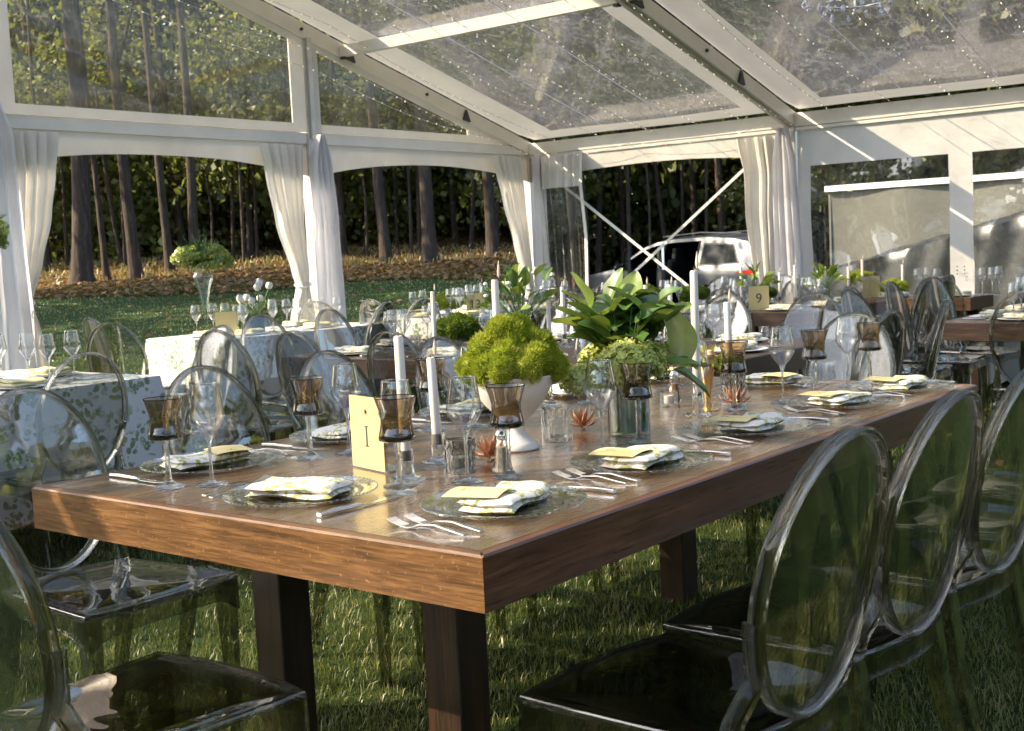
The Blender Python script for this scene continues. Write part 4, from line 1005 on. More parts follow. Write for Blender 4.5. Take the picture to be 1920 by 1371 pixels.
# ------------------------------------------------------------------ tableware
Z = .7605
def make_wine(name='wine_glass', s_=1.0):
    root = thing(name, 'x', 'wine glass'); mb = MB()
    mb.lathe([(.004,.112),(.014,.121),(.0285,.140),(.0395,.158),(.0405,.164),(.0375,.185),(.0335,.210),(.0300,.235)], 28); mb.build('bowl', M['wine'], root, ang=30)
    mb = MB(); mb.lathe([(.0300,.2345),(.0306,.2355),(.0300,.2362),(.0294,.2355),(.0300,.2345)], 28); mb.build('lip', M['stem'], root)
    mb = MB(); mb.lathe([(0,.0),(.037,.0008),(.0385,.002),(.036,.0035),(.012,.0055),(.0052,.012),(.0036,.03),(.0034,.07),(.0040,.098),(.008,.110),(.011,.118),(0,.120)], 24); mb.build('stem', M['stem'], root); return root
def make_goblet():
    root = thing('smoke_goblet', 'x', 'goblet'); mb = MB()
    mb.lathe([(0,.1150),(.034,.1145),(.0395,.117),(.0402,.122),(.0385,.130),(.0355,.143),(.0335,.156),(.0338,.168),(.0370,.182),(.0425,.199),(.0450,.2085)], 32); mb.build('bowl', M['smoke'], root, ang=40)
    mb = MB(); mb.lathe([(.0450,.2080),(.0458,.2090),(.0450,.2098),(.0442,.209),(.0450,.2080)], 32); mb.build('lip', M['smokebase'], root)
    mb = MB(); mb.lathe([(0,.1155),(.032,.1160),(.0372,.1185),(.0375,.1235),(.030,.1225),(.012,.124),(0,.1225)], 32); mb.build('cup_base', M['smokebase'], root)
    mb = MB(); mb.lathe([(0,.0),(.036,.0008),(.0378,.0022),(.034,.004),(.017,.009),(.0085,.018),(.0068,.035),(.0062,.07),(.0068,.10),(.0088,.1140),(0,.1148)], 8); mb.build('stem', M['stem'], root, ang=20); return root
def make_plate():
    root = thing('glass_plate', 'x', 'plate'); mb = MB(); pr = [(0,.003)]
    for k in range(1, 26): r_ = .165*k/25; pr.append((r_, .003+.0012*math.sin(k*1.9)*(r_ < .15)+(.011*max(0,(r_-.10)/.065)**2)))
    pr2 = [(r_, z+.004) for r_, z in pr[::-1]]
    mb.lathe(pr[0:1]+pr[1:]+pr2[:1]+pr2[1:], 44); mb.build('dish', M['plate'], root, ang=60)
    mb = MB()
    for k in range(72): 
        a = 2*PI*k/72; mb.lathe([(0,-.0026),(.0026,0),(0,.0028)], 5, c=(.1655*math.cos(a), .1655*math.sin(a), .0165))
    o = mb.build('beaded_rim', M['platerim'], root); return root
def make_napkin(seed, w=.205, d=.12, layers=2):
    g = random.Random(seed); root = MB(); z = 0
    for q in range(layers):
        h = .0180 if q else .0150; a = g.uniform(-.05,.05); ox = g.uniform(-.006,.006); ww = w*(1-.03*q)*g.uniform(.97,1.02); dd = d*g.uniform(.94,1.04); p1 = g.uniform(0,6)
        nu, nv = 20, 14; zz = z
        def f(u, v, top):
            x = (u-.5)*ww; y = (v-.5)*dd; e = min(1, min(v, 1-v)*6.5, min(u, 1-u)*14); hh = h*math.sqrt(max(0, 1-(1-e)**2))
            wob = .0022*math.sin(x*38+p1)+.0018*math.sin(y*60+x*25+p1*2)+.004*q*math.sin(u*3+p1)*.4
            zc_ = zz+h/2+wob; X = x*math.cos(a)-y*math.sin(a)+ox; Y = x*math.sin(a)+y*math.cos(a)+.004*math.sin(x*30+p1)
            return (X, Y, zc_+(hh/2 if top else -hh/2))
        root.grid(lambda u, v: f(u, v, 1), nu, nv); root.grid(lambda u, v: f(1-u, v, 0), nu, nv); z += h*.78
    o = weld(root).build('napkin', M['napkin'], None, ang=70); return tag(o, 'x', 'napkin')
def make_card():
    root = thing('menu_card', 'x', 'menu card'); mb = MB(); n = 8
    mb.grid(lambda u, v: ((u-.5)*.10, (v-.5)*.115, .0022+.004*math.sin(u*3)), n, n); mb.grid(lambda u, v: ((.5-u)*.10, (v-.5)*.115, .0012+.004*math.sin((1-u)*3)), n, n)
    mb.build('paper', M['card'], root)
    mb = MB(); mb.sweep([(-.008,.030,.0062),(.004,.034,.0062),(.016,.031,.0062)], (.0018,.0003), (0,1,0)); mb.sweep([(.006,.034,.0063),(.003,.020,.0063),(-.004,.011,.0062)], (.0024,.0003), (1,0,0)); mb.build('lettering', M['ink'], root, smooth=False); return root
def make_fork():
    root = thing('fork', 'x', 'fork'); mb = MB()
    mb.sweep([(0,-.095,.004),(0,-.06,.008),(0,-.02,.013),(0,.02,.010),(0,.035,.004)], [(.013,.003),(.011,.003),(.006,.003),(.006,.003),(.012,.002)], (1,0,0), bev=.4)
    mb.sweep([(0,.032,.004),(0,.045,.003),(0,.058,.004)], [(.012,.002),(.023,.002),(.022,.002)], (1,0,0), bev=.4); mb.build('handle', M['silver'], root)
    for k in range(4):
        x = (k-1.5)*.0064; mb = MB(); mb.sweep([(x,.056,.004),(x,.08,.009),(x*1.05,.098,.015)], [(.0034,.0016),(.003,.0014),(.0016,.001)], (1,0,0)); mb.build('tine', M['silver'], root)
    return root
def make_knife():
    root = thing('knife', 'x', 'knife'); mb = MB()
    mb.sweep([(0,-.115,.006),(0,-.07,.0075),(0,-.01,.006),(0,.0,.006)], [(.014,.008),(.016,.009),(.011,.007),(.009,.005)], (1,0,0), bev=.5); mb.build('handle', M['silver'], root)
    mb = MB(); mb.sweep([(0,0,.005),(0.001,.02,.004),(.002,.08,.004),(-.003,.115,.004)], [(.009,.002),(.018,.0016),(.017,.0014),(.003,.001)], (1,0,0), bev=.2); mb.build('blade', M['silver'], root); return root
wine, goblet, plate, card_, fork, knife = Proto(make_wine()), Proto(make_goblet()), Proto(make_plate()), Proto(make_card()), Proto(make_fork()), Proto(make_knife())
naps = [Proto(make_napkin(k)) for k in range(4)]
def setting(px, py, deg, where, grp, wn=None, gb=None, fork_side=.235, nap=0, nrot=0, cutl=True, ctype='full', short=None):
    a = R(deg); ca, sa = math.cos(a), math.sin(a)
    def loc(x, y, z=0): return (px+ca*x-sa*y, py+sa*x+ca*y, Z+z)
    plate.put(loc(0, 0), a, f'clear glass plate {where}', 'glass charger plates '+grp)
    naps[nap].put(loc(.0, -.005, .0065), a+R(nrot), f'folded leaf-print napkin {where}', 'folded napkins '+grp)
    if ctype == 'full': card_.put(loc(-.050, .024, .0365), a+R(nrot+random.uniform(-10, 6)), f'yellow menu card {where}', 'menu cards '+grp)
    if cutl:
        fork.put(loc(-fork_side, .0), a+R(random.uniform(-4,4)), f'outer silver fork {where}', 'forks '+grp)
        fork.put(loc(-fork_side+.038, -.008), a+R(random.uniform(-6,4)), f'inner silver fork {where}', 'forks '+grp)
        knife.put(loc(fork_side-.02, -.01), a+R(random.uniform(-4,4)), f'silver dinner knife {where}', 'knives '+grp)
    if wn: wine.put((wn[0], wn[1], Z), random.random()*6, f'tall clear wine glass {where}', 'wine glasses '+grp)
    if gb: goblet.put((gb[0], gb[1], Z), random.random()*6, f'brown smoke-glass goblet {where}', 'smoke goblets '+grp)
G = 'on the '+MT
near = [(.32,.21,(.497,.456),(.588,.409)),(.83,.21,(.90,.365),(1.118,.400)),(1.40,.225,(1.418,.40),(1.741,.454)),(1.95,.215,(1.954,.40),(2.167,.390)),(2.37,.19,(2.399,.377),(2.50,.34))]
for k, (x, y, w_, g_) in enumerate(near):
    setting(x, y, 0, f'at the {ORD[k]} near-side place of the {MT}', G, w_, g_, nap=k % 4, nrot=(14, 6, 4, -4, 0)[k], fork_side=(.225,.205,.23,.225,.2)[k])
far = [(.37,1.21,(.214,.995),(.146,1.065)),(.87,1.22,(.679,1.02),(.576,1.056)),(1.40,1.21,(1.19,1.02),(1.08,1.08)),(1.93,1.20,(1.75,1.00),(1.64,1.07)),(2.40,1.14,(2.27,.98),None)]
for k, (x, y, w_, g_) in enumerate(far):
    setting(x, y, 180, f'at the {ORD[k]} drape-side place of the {MT}', G, w_, g_, nap=(k+2) % 4, nrot=(-12, 5, 0, 4, 0)[k], fork_side=.22)
setting(.205, .68, -90, f'at the sunlit end of the {MT}', G, (.405,.575), (.339,.513), nap=1, nrot=20, fork_side=.215, ctype='none')
setting(2.37, .66, 90, f'at the shaded far end of the {MT}', G, None, None, nap=3, nrot=0, fork_side=.19)

# candles in glass stems
def make_candle(h, hold='stem', lean=0):
    root = thing('taper_candle', 'x', 'candle'); mb = MB(); b = .045
    mb.lathe([(0,b),(.0122,b),(.0115,b+h*.5),(.0106,b+h-.004),(.0085,b+h),(.004,b+h-.001),(0,b+h-.004)], 16); mb.build('wax', M['wax'], root)
    mb = MB(); mb.lathe([(.0012,b+h-.004),(.0012,b+h+.008)], 5); mb.build('wick', M['wick'], root)
    mb = MB(); mb.lathe([(0,b+h+.003),(.0042,b+h+.010),(.0048,b+h+.018),(.0030,b+h+.030),(.0006,b+h+.042)], 8, M=Matrix.Rotation(.06, 4, 'Y')); mb.build('flame', M['flame'], root); return root
def make_holder():
    root = thing('candle_holder', 'x', 'candle holder'); mb = MB()
    mb.lathe([(0,0),(.040,.001),(.042,.004),(.040,.008),(.022,.011),(.017,.015),(.017,.070),(.0175,.071),(.0135,.071),(.0132,.046),(0,.044)], 20); mb.build('cup', M['stem'], root); return root
candA, candB = Proto(make_candle(.27)), Proto(make_candle(.215)); holder = Proto(make_holder())
def candle(x, y, kind, label, grp='taper candles', z=Z, tilt=0, s_=None):
    o = (candA if kind == 'A' else candB).put((x, y, z), 0, label, grp, s_); o.rotation_euler = (0, R(tilt), 0)
    holder.put((x, y, z), 0, label.replace('taper candle', 'clear glass holder of the candle').replace('tall white', 'short').replace('white', 'short'), 'glass candle holders')
candle(.455,.600,'A','tall white taper candle beside the roman numeral card', tilt=-.8, s_=(1,1,1.05))
candle(.675,.70,'B','white taper candle leaning above the dark cut-glass votive', tilt=-2.4, s_=1.0)
candle(1.25,.965,'A','tall white taper candle behind the white dianthus urn', s_=(1,1,1.36))
candle(1.60,.50,'A','tall white taper candle beside the pale spathe', s_=(1.05,1.05,1.36))
candle(1.99,.60,'A','white taper candle behind the yellow orchid', tilt=-2.2)

# votives, cruets, numeral card
def votive(name, r_, h, n, mat, facets, label, loc, cat='votive', wax=True):
    root = thing(name, label, cat, loc); mb = MB()
    if facets == 'cut':
        def fn(u, v):
            a = 2*PI*u; tri = abs(((u*n) % 1)-.5)*2; vv = abs(((v*2.0+.5*(int(u*n) % 2)) % 1)-.5)*2
            rr_ = r_*(.93+.05*v+.05*abs(tri-vv)); return (rr_*math.cos(a), rr_*math.sin(a), h*v)
        mb.grid(fn, n*8, 16, closeu=True)
    else:
        mb.grid(lambda u, v: ((r_*(1+.045*abs(math.sin(PI*u*n))))*math.cos(2*PI*u), (r_*(1+.045*abs(math.sin(PI*u*n))))*math.sin(2*PI*u), h*v), n*4, 6, closeu=True)
    mb.lathe([(r_*.96,h),(r_*.82,h),(r_*.80,.012),(0,.012)], 24); mb.lathe([(0,0),(r_*.95,0)], 24)
    mb.build('glass', mat, root, smooth=False)
    if wax:
        mb = MB(); mb.lathe([(0,.0125),(r_*.55,.0125),(r_*.56,.034),(r_*.5,.036),(0,.034)], 18); mb.build('tealight', M['wax'], root)
    return root
votive('cut_glass_votive', .037, .078, 11, M['facet'], 'cut', f'dark diamond-cut votive with a tealight on the {MT}', (.595,.560,Z))
votive('ribbed_tumbler', .040, .088, 30, M['ribglass'], 'rib', f'clear ribbed tumbler behind the white urn on the {MT}', (1.06,.620,Z), 'tumbler', False)
votive('ribbed_tumbler', .027, .050, 24, M['ribglass'], 'rib', 'small clear ribbed votive next to the pepper shaker', (1.75,.69,Z), 'votive')
votive('ribbed_tumbler', .026, .060, 24, M['ribglass'], 'rib', 'small ribbed votive hidden behind a goblet near the leaf-lined vase', (1.52,.66,Z), 'votive')
votive('cut_glass_votive', .040, .110, 12, M['facet'], 'cut', 'tall clear cut-glass votive beside the rear copper flower', (1.93,.56,Z))
def shaker(loc, label, fill):
    root = thing('shaker', label, 'shaker', loc); mb = MB()
    mb.lathe([(0,0),(.024,.0),(.0245,.006),(.0175,.035),(.0145,.075),(.0140,.078)], 8); mb.build('glass', M['wine'], root, ang=20)
    mb = MB(); mb.lathe([(0,.003),(.018,.004),(.0125,.06),(0,.062)], 8); mb.build('filling', M[fill], root)
    mb = MB(); mb.lathe([(.0145,.077),(.0152,.082),(.015,.090),(.011,.098),(0,.102)], 14); mb.build('cap', M['silver'], root)
shaker((.625,.458,Z), 'faceted glass shaker of salt beside the front copper flower', 'salt')
shaker((1.86,.735,Z), 'faceted glass pepper shaker with silver cap behind the leafy bouquet', 'pepper')
def number_card(loc, rz, txt, label, w=.15, h=.175, simple=False):
    root = thing('table_number', label, 'table number', loc, rz); mb = MB()
    mb.box((0,0,h/2+.003), (w+.008,.005,h+.008)); mb.box((0,.03,.002), (w+.008,.06,.004)); mb.build('acrylic_stand', M['acrylic'], root, smooth=False)
    mb = MB(); mb.box((0,-.0045,h/2+.003), (w,.0012,h)); cf = mb.build('card', M['cardface'], root, smooth=False)
    if txt == 'I':
        mb = MB(); mb.box((0,-.0056,.082), (.0065,.0006,.046)); mb.box((0,-.0056,.058), (.018,.0006,.0024)); mb.box((0,-.0056,.106), (.018,.0006,.0024)); mb.build('numeral', M['ink'], cf, smooth=False)
        mb = MB()
        for k in range(9): 
            a = PI*k/8; mb.tube([(0,-.0055,.137),(.008*math.cos(a),-.0055,.137+.011*math.sin(a))], .0005, 4)
        mb.tube([(-.007,-.0055,.134),(.007,-.0055,.134)], .0005, 4); mb.build('ornament', M['ink'], cf)
    elif txt:
        cu = bpy.data.curves.new('numeral', 'FONT'); cu.body = txt; cu.size = .10; cu.extrude = .0003; cu.align_x = 'CENTER'; cu.materials.append(M['ink'])
        o = bpy.data.objects.new('tmp', cu); C.objects.link(o); me_ = bpy.data.meshes.new_from_object(o); bpy.data.objects.remove(o); o = link('numeral', me_, cf); o.location = (0,-.0058,.055); o.rotation_euler = (PI/2,0,0)
number_card((.522,.785,Z), R(-104), 'I', 'pale yellow card with roman numeral one in an acrylic stand')
number_card((6.35,5.35,Z), R(-52), '13', 'yellow card thirteen on the clothed table behind the dianthus urn')
number_card((6.62,2.86,Z), R(-50), '9', 'yellow card nine on the dark table under the car')
number_card((4.05,5.75,Z), R(-48), '', 'plain yellow card beside the foot of the tall flower vase')
number_card((8.12,2.62,Z), R(-48), '', 'plain yellow card among the green bowls of the sunlit table')

# copper lotus flowers
def lotus(loc, label, sc=1.0):
    sc *= 1.25
    root = thing('copper_flower', label, 'ornament', loc); 
    for ring_, (n_, el, L) in enumerate(((7, .25, .042), (7, .75, .040), (5, 1.15, .036))):
        for k in range(n_):
            a = 2*PI*k/n_+ring_*.4; e = el; p0 = Vector((0,0,.012)); d = Vector((math.cos(a)*math.cos(e), math.sin(a)*math.cos(e), math.sin(e)))
            t_ = Vector((-math.sin(a), math.cos(a), 0)); P_ = [p0+d*.008, p0+d*L*.5*sc+Vector((0,0,-.003)), p0+d*L*.85*sc, p0+d*L*1.05*sc+Vector((0,0,.009))]
            mb = MB(); mb.sweep(P_, [(.006,.004),(.011*sc,.005),(.009*sc,.004),(.002,.002)], t_, bev=.4); mb.build('petal', M['copper'], root)
    mb = MB(); mb.tube([(-.02,-.01,.003),(0,0,.006),(.03,.015,.003)], .004, 6); mb.build('stalk', M['copper'], root)
lotus((.735,.585,Z), 'copper lotus flower between the dark votive and the white urn', 1.0)
lotus((1.24,.665,Z), 'copper lotus flower beside the ribbed tumbler and leaf-lined vase', .95)
lotus((1.83,.500,Z), 'copper lotus flower behind the goblet by the gold vase', 1.0)

# ------------------------------------------------------------------ flowers
def spiky_ball(name, rad, n, mat, seed, ln=.016, w=.0011, squash=.9, hemi=False):
    g = np.random.default_rng(seed); d = g.normal(size=(n, 3)); d /= np.linalg.norm(d, axis=1)[:, None]
    lump = 1+.09*np.sin(d[:, 0]*7+seed)*np.sin(d[:, 1]*6)+.06*np.sin(d[:, 2]*11+d[:, 0]*5)
    base = d*(rad*.80*lump)[:, None]*(.80+.22*g.random(n))[:, None]; base[:, 2] *= squash
    dr = d+g.normal(size=(n, 3))*.38; dr /= np.linalg.norm(dr, axis=1)[:, None]
    L = ln*(.6+.7*g.random(n)); sd_ = np.cross(dr, g.normal(size=(n, 3))); sd_ /= np.linalg.norm(sd_, axis=1)[:, None]
    tip = base+dr*L[:, None]; mid = base+dr*(L*.5)[:, None]
    Vb = np.stack([base-sd_*w*.5, base+sd_*w*.5, mid+sd_*w*1.1, tip, mid-sd_*w*1.1], 1); b = np.arange(n)*5
    Ft = np.concatenate([np.stack([b, b+1, b+2], -1), np.stack([b, b+2, b+4], -1), np.stack([b+4, b+2, b+3], -1)])
    k = 10; core = MB(); core.lathe([(rad*.80*math.sin(PI*q/k)+1e-4, -rad*.80*squash*math.cos(PI*q/k)) for q in range(k+1)], 14)
    cv = np.array(core.v); cf = []
    for f in core.f: cf += [(f[0], f[1], f[2]), (f[0], f[2], f[3])]
    V = np.concatenate([Vb.reshape(-1, 3), cv]); Fc = np.concatenate([Ft, np.array(cf)+len(Vb)*5]); return npmesh(name, V, Fc, mat)
BALL = [spiky_ball('flower_head', .062, 5200, M['moss'], k) for k in range(3)]
BALLD = [spiky_ball('flower_head', .05, 1100, M['mossd'], 10+k, .018, .002) for k in range(2)]
BALLL = [spiky_ball('flower_head', .05, 1100, M['moss'], 20+k, .016, .002) for k in range(2)]
urn = thing('footed_urn', 'matte white footed urn holding bright green dianthus on the front table', 'urn', (.905,.640,Z))
mb = MB(); mb.lathe([(0,0),(.058,.0),(.061,.004),(.060,.012),(.052,.020),(.034,.034),(.023,.050),(.021,.060),(.027,.072),(.050,.092),(.078,.122),(.098,.160),(.106,.185),(.109,.190),(.106,.193),(.100,.188),(.09,.165),(0,.150)], 48); mb.build('bowl', M['urn'], urn)
fl = thing('dianthus_mound', 'mound of bright green spiky dianthus heads overflowing the white urn', 'flowers', (.905,.640,Z+.198))
for k, (x, y, z, s_) in enumerate([(0,0,.055,1.25),(-.055,.062,.035,1.1),(.06,-.055,.04,1.15),(-.07,-.03,.02,1.05),(.075,.03,.025,1.05),(.0,-.085,.012,1.1),(.01,.09,.015,1.0),(-.10,.02,-.012,1.0),(-.095,.085,-.012,.95),(.115,-.035,-.005,1.0),(.07,-.105,-.01,1.0),(-.05,-.095,-.012,.95),(.1,.08,0,.9),(-.115,-.05,-.03,.8),(-.02,.02,.085,.95),(.05,.01,.085,.95)]):
    o = link('flower_head', BALL[k % 3], fl, (x*.80, y*.80, max(z,-.005)*1.0+.022)); o.scale = (s_*.80,)*3; o.rotation_euler = (random.random()*6, random.random()*6, 0)

def leaf_mesh(name, L, W_, mat, curl=.25, fold=.18, seed=0):
    mb = MB(); n = 9
    for q in range(n+1): pass
    def fn(u, v):
        w = W_*math.sin(PI*min(1, v*.94+.03))**.75*(1-.25*v); s_ = 2*u-1
        return (s_*w/2, L*v, -curl*L*v*v+abs(s_)*w*fold+.03*L*math.sin(v*9+seed)*abs(s_))
    mb.grid(fn, 6, n); me_o = mb.build(name, mat, None, ang=80); me = me_o.data; bpy.data.objects.remove(me_o); return me
LA = [leaf_mesh('leaf', .100, .072, M['leafa'], .2, .2, k) for k in range(3)]; LB = [leaf_mesh('leaf', .10, .070, M['leafb'], .15, .18, k+5) for k in range(2)]
def orient(o, p_, d, roll_=0):
    d = Vector(d).normalized(); q = d.to_track_quat('Y', 'Z'); o.rotation_mode = 'QUATERNION'; o.rotation_quaternion = q @ Matrix.Rotation(roll_, 3, 'Y').to_quaternion(); o.location = p_
vase = thing('leaf_lined_vase', 'cylindrical glass vase lined with dark green leaves on the front table', 'vase', (1.235,.505,Z))
mb = MB(); mb.lathe([(0,0),(.056,0),(.058,.004),(.058,.150),(.055,.150),(.055,.008),(0,.008)], 36); mb.build('glass', M['water'], vase)
for k in range(6):
    a0 = k*PI/3; mb = MB(); mb.grid(lambda u, v: ((.050+.002*u)*math.cos(a0+1.25*u), (.050+.002*u)*math.sin(a0+1.25*u), .012+.125*v*(1-.15*math.sin(PI*u))), 8, 5); mb.build('leaf', M['leafa'], vase)
bq = thing('leafy_bouquet', 'tall leafy bouquet with hydrangea, pale spathe and green berries in the vase', 'flowers', (1.235,.505,Z+.14))
g = random.Random(3)
stems = MB()
for k in range(22):
    a = g.uniform(0, 2*PI); e = g.uniform(.9, 1.42); L = g.uniform(.13, .245)
    d = Vector((math.cos(a)*math.cos(e), math.sin(a)*math.cos(e), math.sin(e))); d += Vector((.10,.16,0)); d.normalize(); tip = d*L
    stems.tube([(0,0,-.05), tip*.5+Vector((0,0,.01)), tip], [.0028,.0025,.0015], 5)
    for q in range(g.choice((3, 4))):
        aa = g.uniform(0, 2*PI); ld = Vector((math.cos(aa), math.sin(aa), g.uniform(.1, 1.3))); p_ = tip*(g.uniform(.6, 1.0))
        o = link('leaf', g.choice(LA+LA+LB), bq); orient(o, p_, ld, g.uniform(-.7, .7)); s_ = g.uniform(.75, 1.2); o.scale = (s_,)*3
stems.build('stems', M['stemgreen'], bq)
for p_, ld, s_ in (((-.02,.10,.20),(-.2,.25,1.0),1.15),((.10,.06,.20),(.5,.0,1.0),1.15),((.03,.13,.19),(-.1,.8,.7),1.1),((.16,-.02,.16),(.9,-.4,.5),1.1),((-.06,.10,.15),(-.9,.3,.4),1.1),((.0,.05,.22),(.3,-.2,1),1.0)):
    o = link('leaf', LB[0], bq); orient(o, p_, ld, .3); o.scale = (s_,)*3
def hydrangea(parent, loc, r_, n, mat, seed, fs_=.011):
    g2 = np.random.default_rng(seed); d = g2.normal(size=(n, 3)); d[:, 2] = np.abs(d[:, 2])*1.0-.25; d /= np.linalg.norm(d, axis=1)[:, None]
    c_ = d*r_*(.74+.34*g2.random(n))[:, None]; c_[:, 2] *= .82; Vb = []; 
    d = d+g2.normal(size=(n, 3))*.42; d /= np.linalg.norm(d, axis=1)[:, None]
    ref = np.cross(d, g2.normal(size=(n, 3))); ref /= np.linalg.norm(ref, axis=1)[:, None]; r2 = np.cross(d, ref)
    Vs = []
    for k in range(4):
        a = ref*math.cos(k*PI/2)+r2*math.sin(k*PI/2); b = ref*math.cos(k*PI/2+PI/2)+r2*math.sin(k*PI/2+PI/2); s_ = fs_*(.8+.5*g2.random(n))[:, None]
        Vs.append(np.stack([c_, c_+(a*.9-b*.35)*s_+d*s_*.35, c_+(a*1.1+b*.1)*s_+d*s_*.1, c_+(a*.5+b*.5)*s_+d*s_*.35], 1))
    V = np.concatenate(Vs).reshape(-1, 3); k = np.arange(len(V)//4)*4
    o = link('hydrangea_head', npmesh('hydrangea_head', V, np.stack([k, k+1, k+2, k+3], -1), mat), parent, loc); return o
hydrangea(bq, (-.055,-.05,.045), .088, 620, M['hydra'], 1, .0125); hydrangea(bq, (-.12,.05,.01), .060, 340, M['hydra'], 2, .012); hydrangea(bq, (.055,-.045,.06), .05, 260, M['hydra'], 3); hydrangea(bq, (.0,.09,.06), .05, 220, M['hydra'], 4)
for k in range(9):
    mb = MB(); mb.lathe([(0,-.0085),(.006,-.006),(.0085,0),(.0065,.006),(.002,.0095),(0,.0095)], 10); mb.build('berry', M['berry'], bq, (.115+.014*(k % 3)+random.uniform(-.004,.004), -.075+.012*(k//3), .075+.012*random.random()+.010*(k % 2)))
def spathe(parent, base, tip, w, name='spathe'):
    b, t_ = Vector(base), Vector(tip); ax_ = (t_-b); sdv = Vector((.62,-.78,0)); nrm = ax_.cross(sdv).normalized()
    mb = MB()
    def fn(u, v):
        s_ = 2*u-1; ww = w*(math.sin(PI*min(1, .12+v*.88))**.8)*(1-.15*v); cen = b+ax_*v+sdv*(.03*math.sin(PI*v))-nrm*.0
        return cen+sdv*s_*ww/2+nrm*(-.55*ww*(s_*s_)+.01*math.sin(v*8)) 
    mb.grid(fn, 12, 16); return mb.build(name, M['calla'], parent, ang=80)
spathe(bq, (.115,-.095,.035), (.09,-.045,.225), .085)
for p_, d_, s_ in (((.06,-.11,.03),(.6,-.7,-.5),1.1),((.10,-.08,.06),(.9,-.2,-.2),1.0),((.02,-.10,.05),(.4,-.9,.1),.9)):
    o = link('leaf', LA[0], bq); orient(o, p_, d_, .2); o.scale = (s_*1.1,)*3
for k in range(10):
    a = k*.63; mb = MB(); mb.lathe([(0,-.006),(.008,0),(.006,.006),(0,.008)], 7); mb.build('blossom', M['whitepetal' if k % 2 else 'hydra'], bq, (.02+.10*math.cos(a)*random.random(), .05+.08*math.sin(a), .09+.08*random.random()))
# gold vase with orchid
gv = thing('gold_vase', 'slim gold metal vase with a yellow orchid behind the goblets', 'vase', (1.72,.535,Z))
mb = MB(); mb.lathe([(0,0),(.034,.0),(.034,.003),(.012,.008),(.009,.03),(.014,.07),(.022,.115),(.030,.135),(.028,.135),(.018,.10),(0,.09)], 24); mb.build('body', M['gold'], gv)
og = thing('orchid_posy', 'posy of yellow orchid petals and green hydrangea in the gold vase', 'flowers', (1.72,.535,Z+.135))
hydrangea(og, (.045,-.045,.0), .038, 200, M['hydra'], 7, .009); hydrangea(og, (.06,.02,-.005), .035, 160, M['hydra'], 8, .009)
pl_ = leaf_mesh('petal', .055, .030, M['orchid'], -.1, .25)
for k, d_ in enumerate([(-.7,.5,.9),(.1,.2,1.2),(.7,-.5,.75),(-.8,.3,.1),(.75,-.75,-.1),(.0,.4,.9)]):
    o = link('petal', pl_, og); orient(o, (-.012,0,.022), d_, .4*k); o.scale = (1.0,)*3
mb = MB(); mb.lathe([(0,0),(.014,.004),(.018,.014),(.012,.026),(0,.03)], 9); mb.build('flower_centre', M['peach'], og, (-.005,-.012,.022))
for d_ in ((-.9,.5,.1),(-.3,.9,.2),(.4,.9,.3)):
    o = link('leaf', LA[1], og); orient(o, (0,0,.0), d_, .2); o.scale = (.9,)*3

# dianthus bowls on other tables
def bowl_mound(x, y, r_, dark, label, bowl=True, h=.10):
    b = thing('flower_bowl', f'white bowl under {label}', 'bowl', (x, y, Z)); mb = MB(); mb.lathe([(0,0),(.035,0),(.036,.005),(.022,.015),(.022,.03),(r_*.55,h*.55),(r_*.78,h),(r_*.72,h),(0,h*.6)], 26); mb.build('body', M['urn'], b)
    f = thing('dianthus_mound', label, 'flowers', (x, y, Z+h)); gg = random.Random(int(x*100+y*7))
    for k in range(8):
        a = k*2*PI/7; rr_ = r_*.62 if k < 7 else 0; o = link('flower_head', (BALLD if dark else BALLL)[k % 2], f, (rr_*math.cos(a), rr_*math.sin(a), gg.uniform(0,.02)+(0 if k < 7 else .035))); o.scale = (r_/.095*gg.uniform(.9,1.1),)*3
bowl_mound(3.55,3.12,.125,True,'dark green dianthus mound on the dark table behind the urn')
bowl_mound(6.30,5.62,.12,False,'green dianthus mound beside the card thirteen')
bowl_mound(7.0,5.75,.11,True,'darker dianthus mound farther along from the card thirteen')
bowl_mound(8.28,2.78-.0,.11,False,'lime dianthus mound in a tall white bowl before the plastic windows', h=.14)
bowl_mound(8.30,2.50,.11,False,'low lime dianthus mound next to the glasses by the windows', h=.06)
bowl_mound(7.1,3.05,.08,True,'small dark dianthus mound behind the card nine')
bowl_mound(7.0,4.05,.11,True,'dark dianthus mound just behind the tallest candle flame')
bowl_mound(7.0,3.62,.12,True,'dark dianthus mound under the tail of the car')
# leafy bouquet of the table behind
def bush(loc, label, r_, n, up=.6, light=.3, seed=1, stem=True, bl=8):
    root = thing('leaf_arrangement', label, 'flowers', loc); gg = random.Random(seed)
    mb = MB()
    for k in range(n):
        a = gg.uniform(0, 2*PI); e = gg.uniform(.2, 1.45); L = r_*gg.uniform(.5, 1); d = Vector((math.cos(a)*math.cos(e), math.sin(a)*math.cos(e), math.sin(e)*(1+up)))
        mb.tube([(0,0,0), d*L], .002, 4); o = link('leaf', gg.choice(LB) if gg.random() < light else gg.choice(LA), root); orient(o, d*L*.8, d+Vector((gg.uniform(-.6,.6), gg.uniform(-.6,.6), 0)), gg.uniform(-1,1)); o.scale = (gg.uniform(.6, 1.0),)*3
    mb.build('stems', M['stemgreen'], root)
    for k in range(bl):
        a = gg.uniform(0, 6.28); m2 = MB(); m2.lathe([(0,-.012),(.014,-.002),(.010,.009),(0,.012)], 7); m2.build('blossom', M['whitepetal'], root, (r_*.6*math.cos(a), r_*.6*math.sin(a), r_*gg.uniform(.2,1)))
    return root
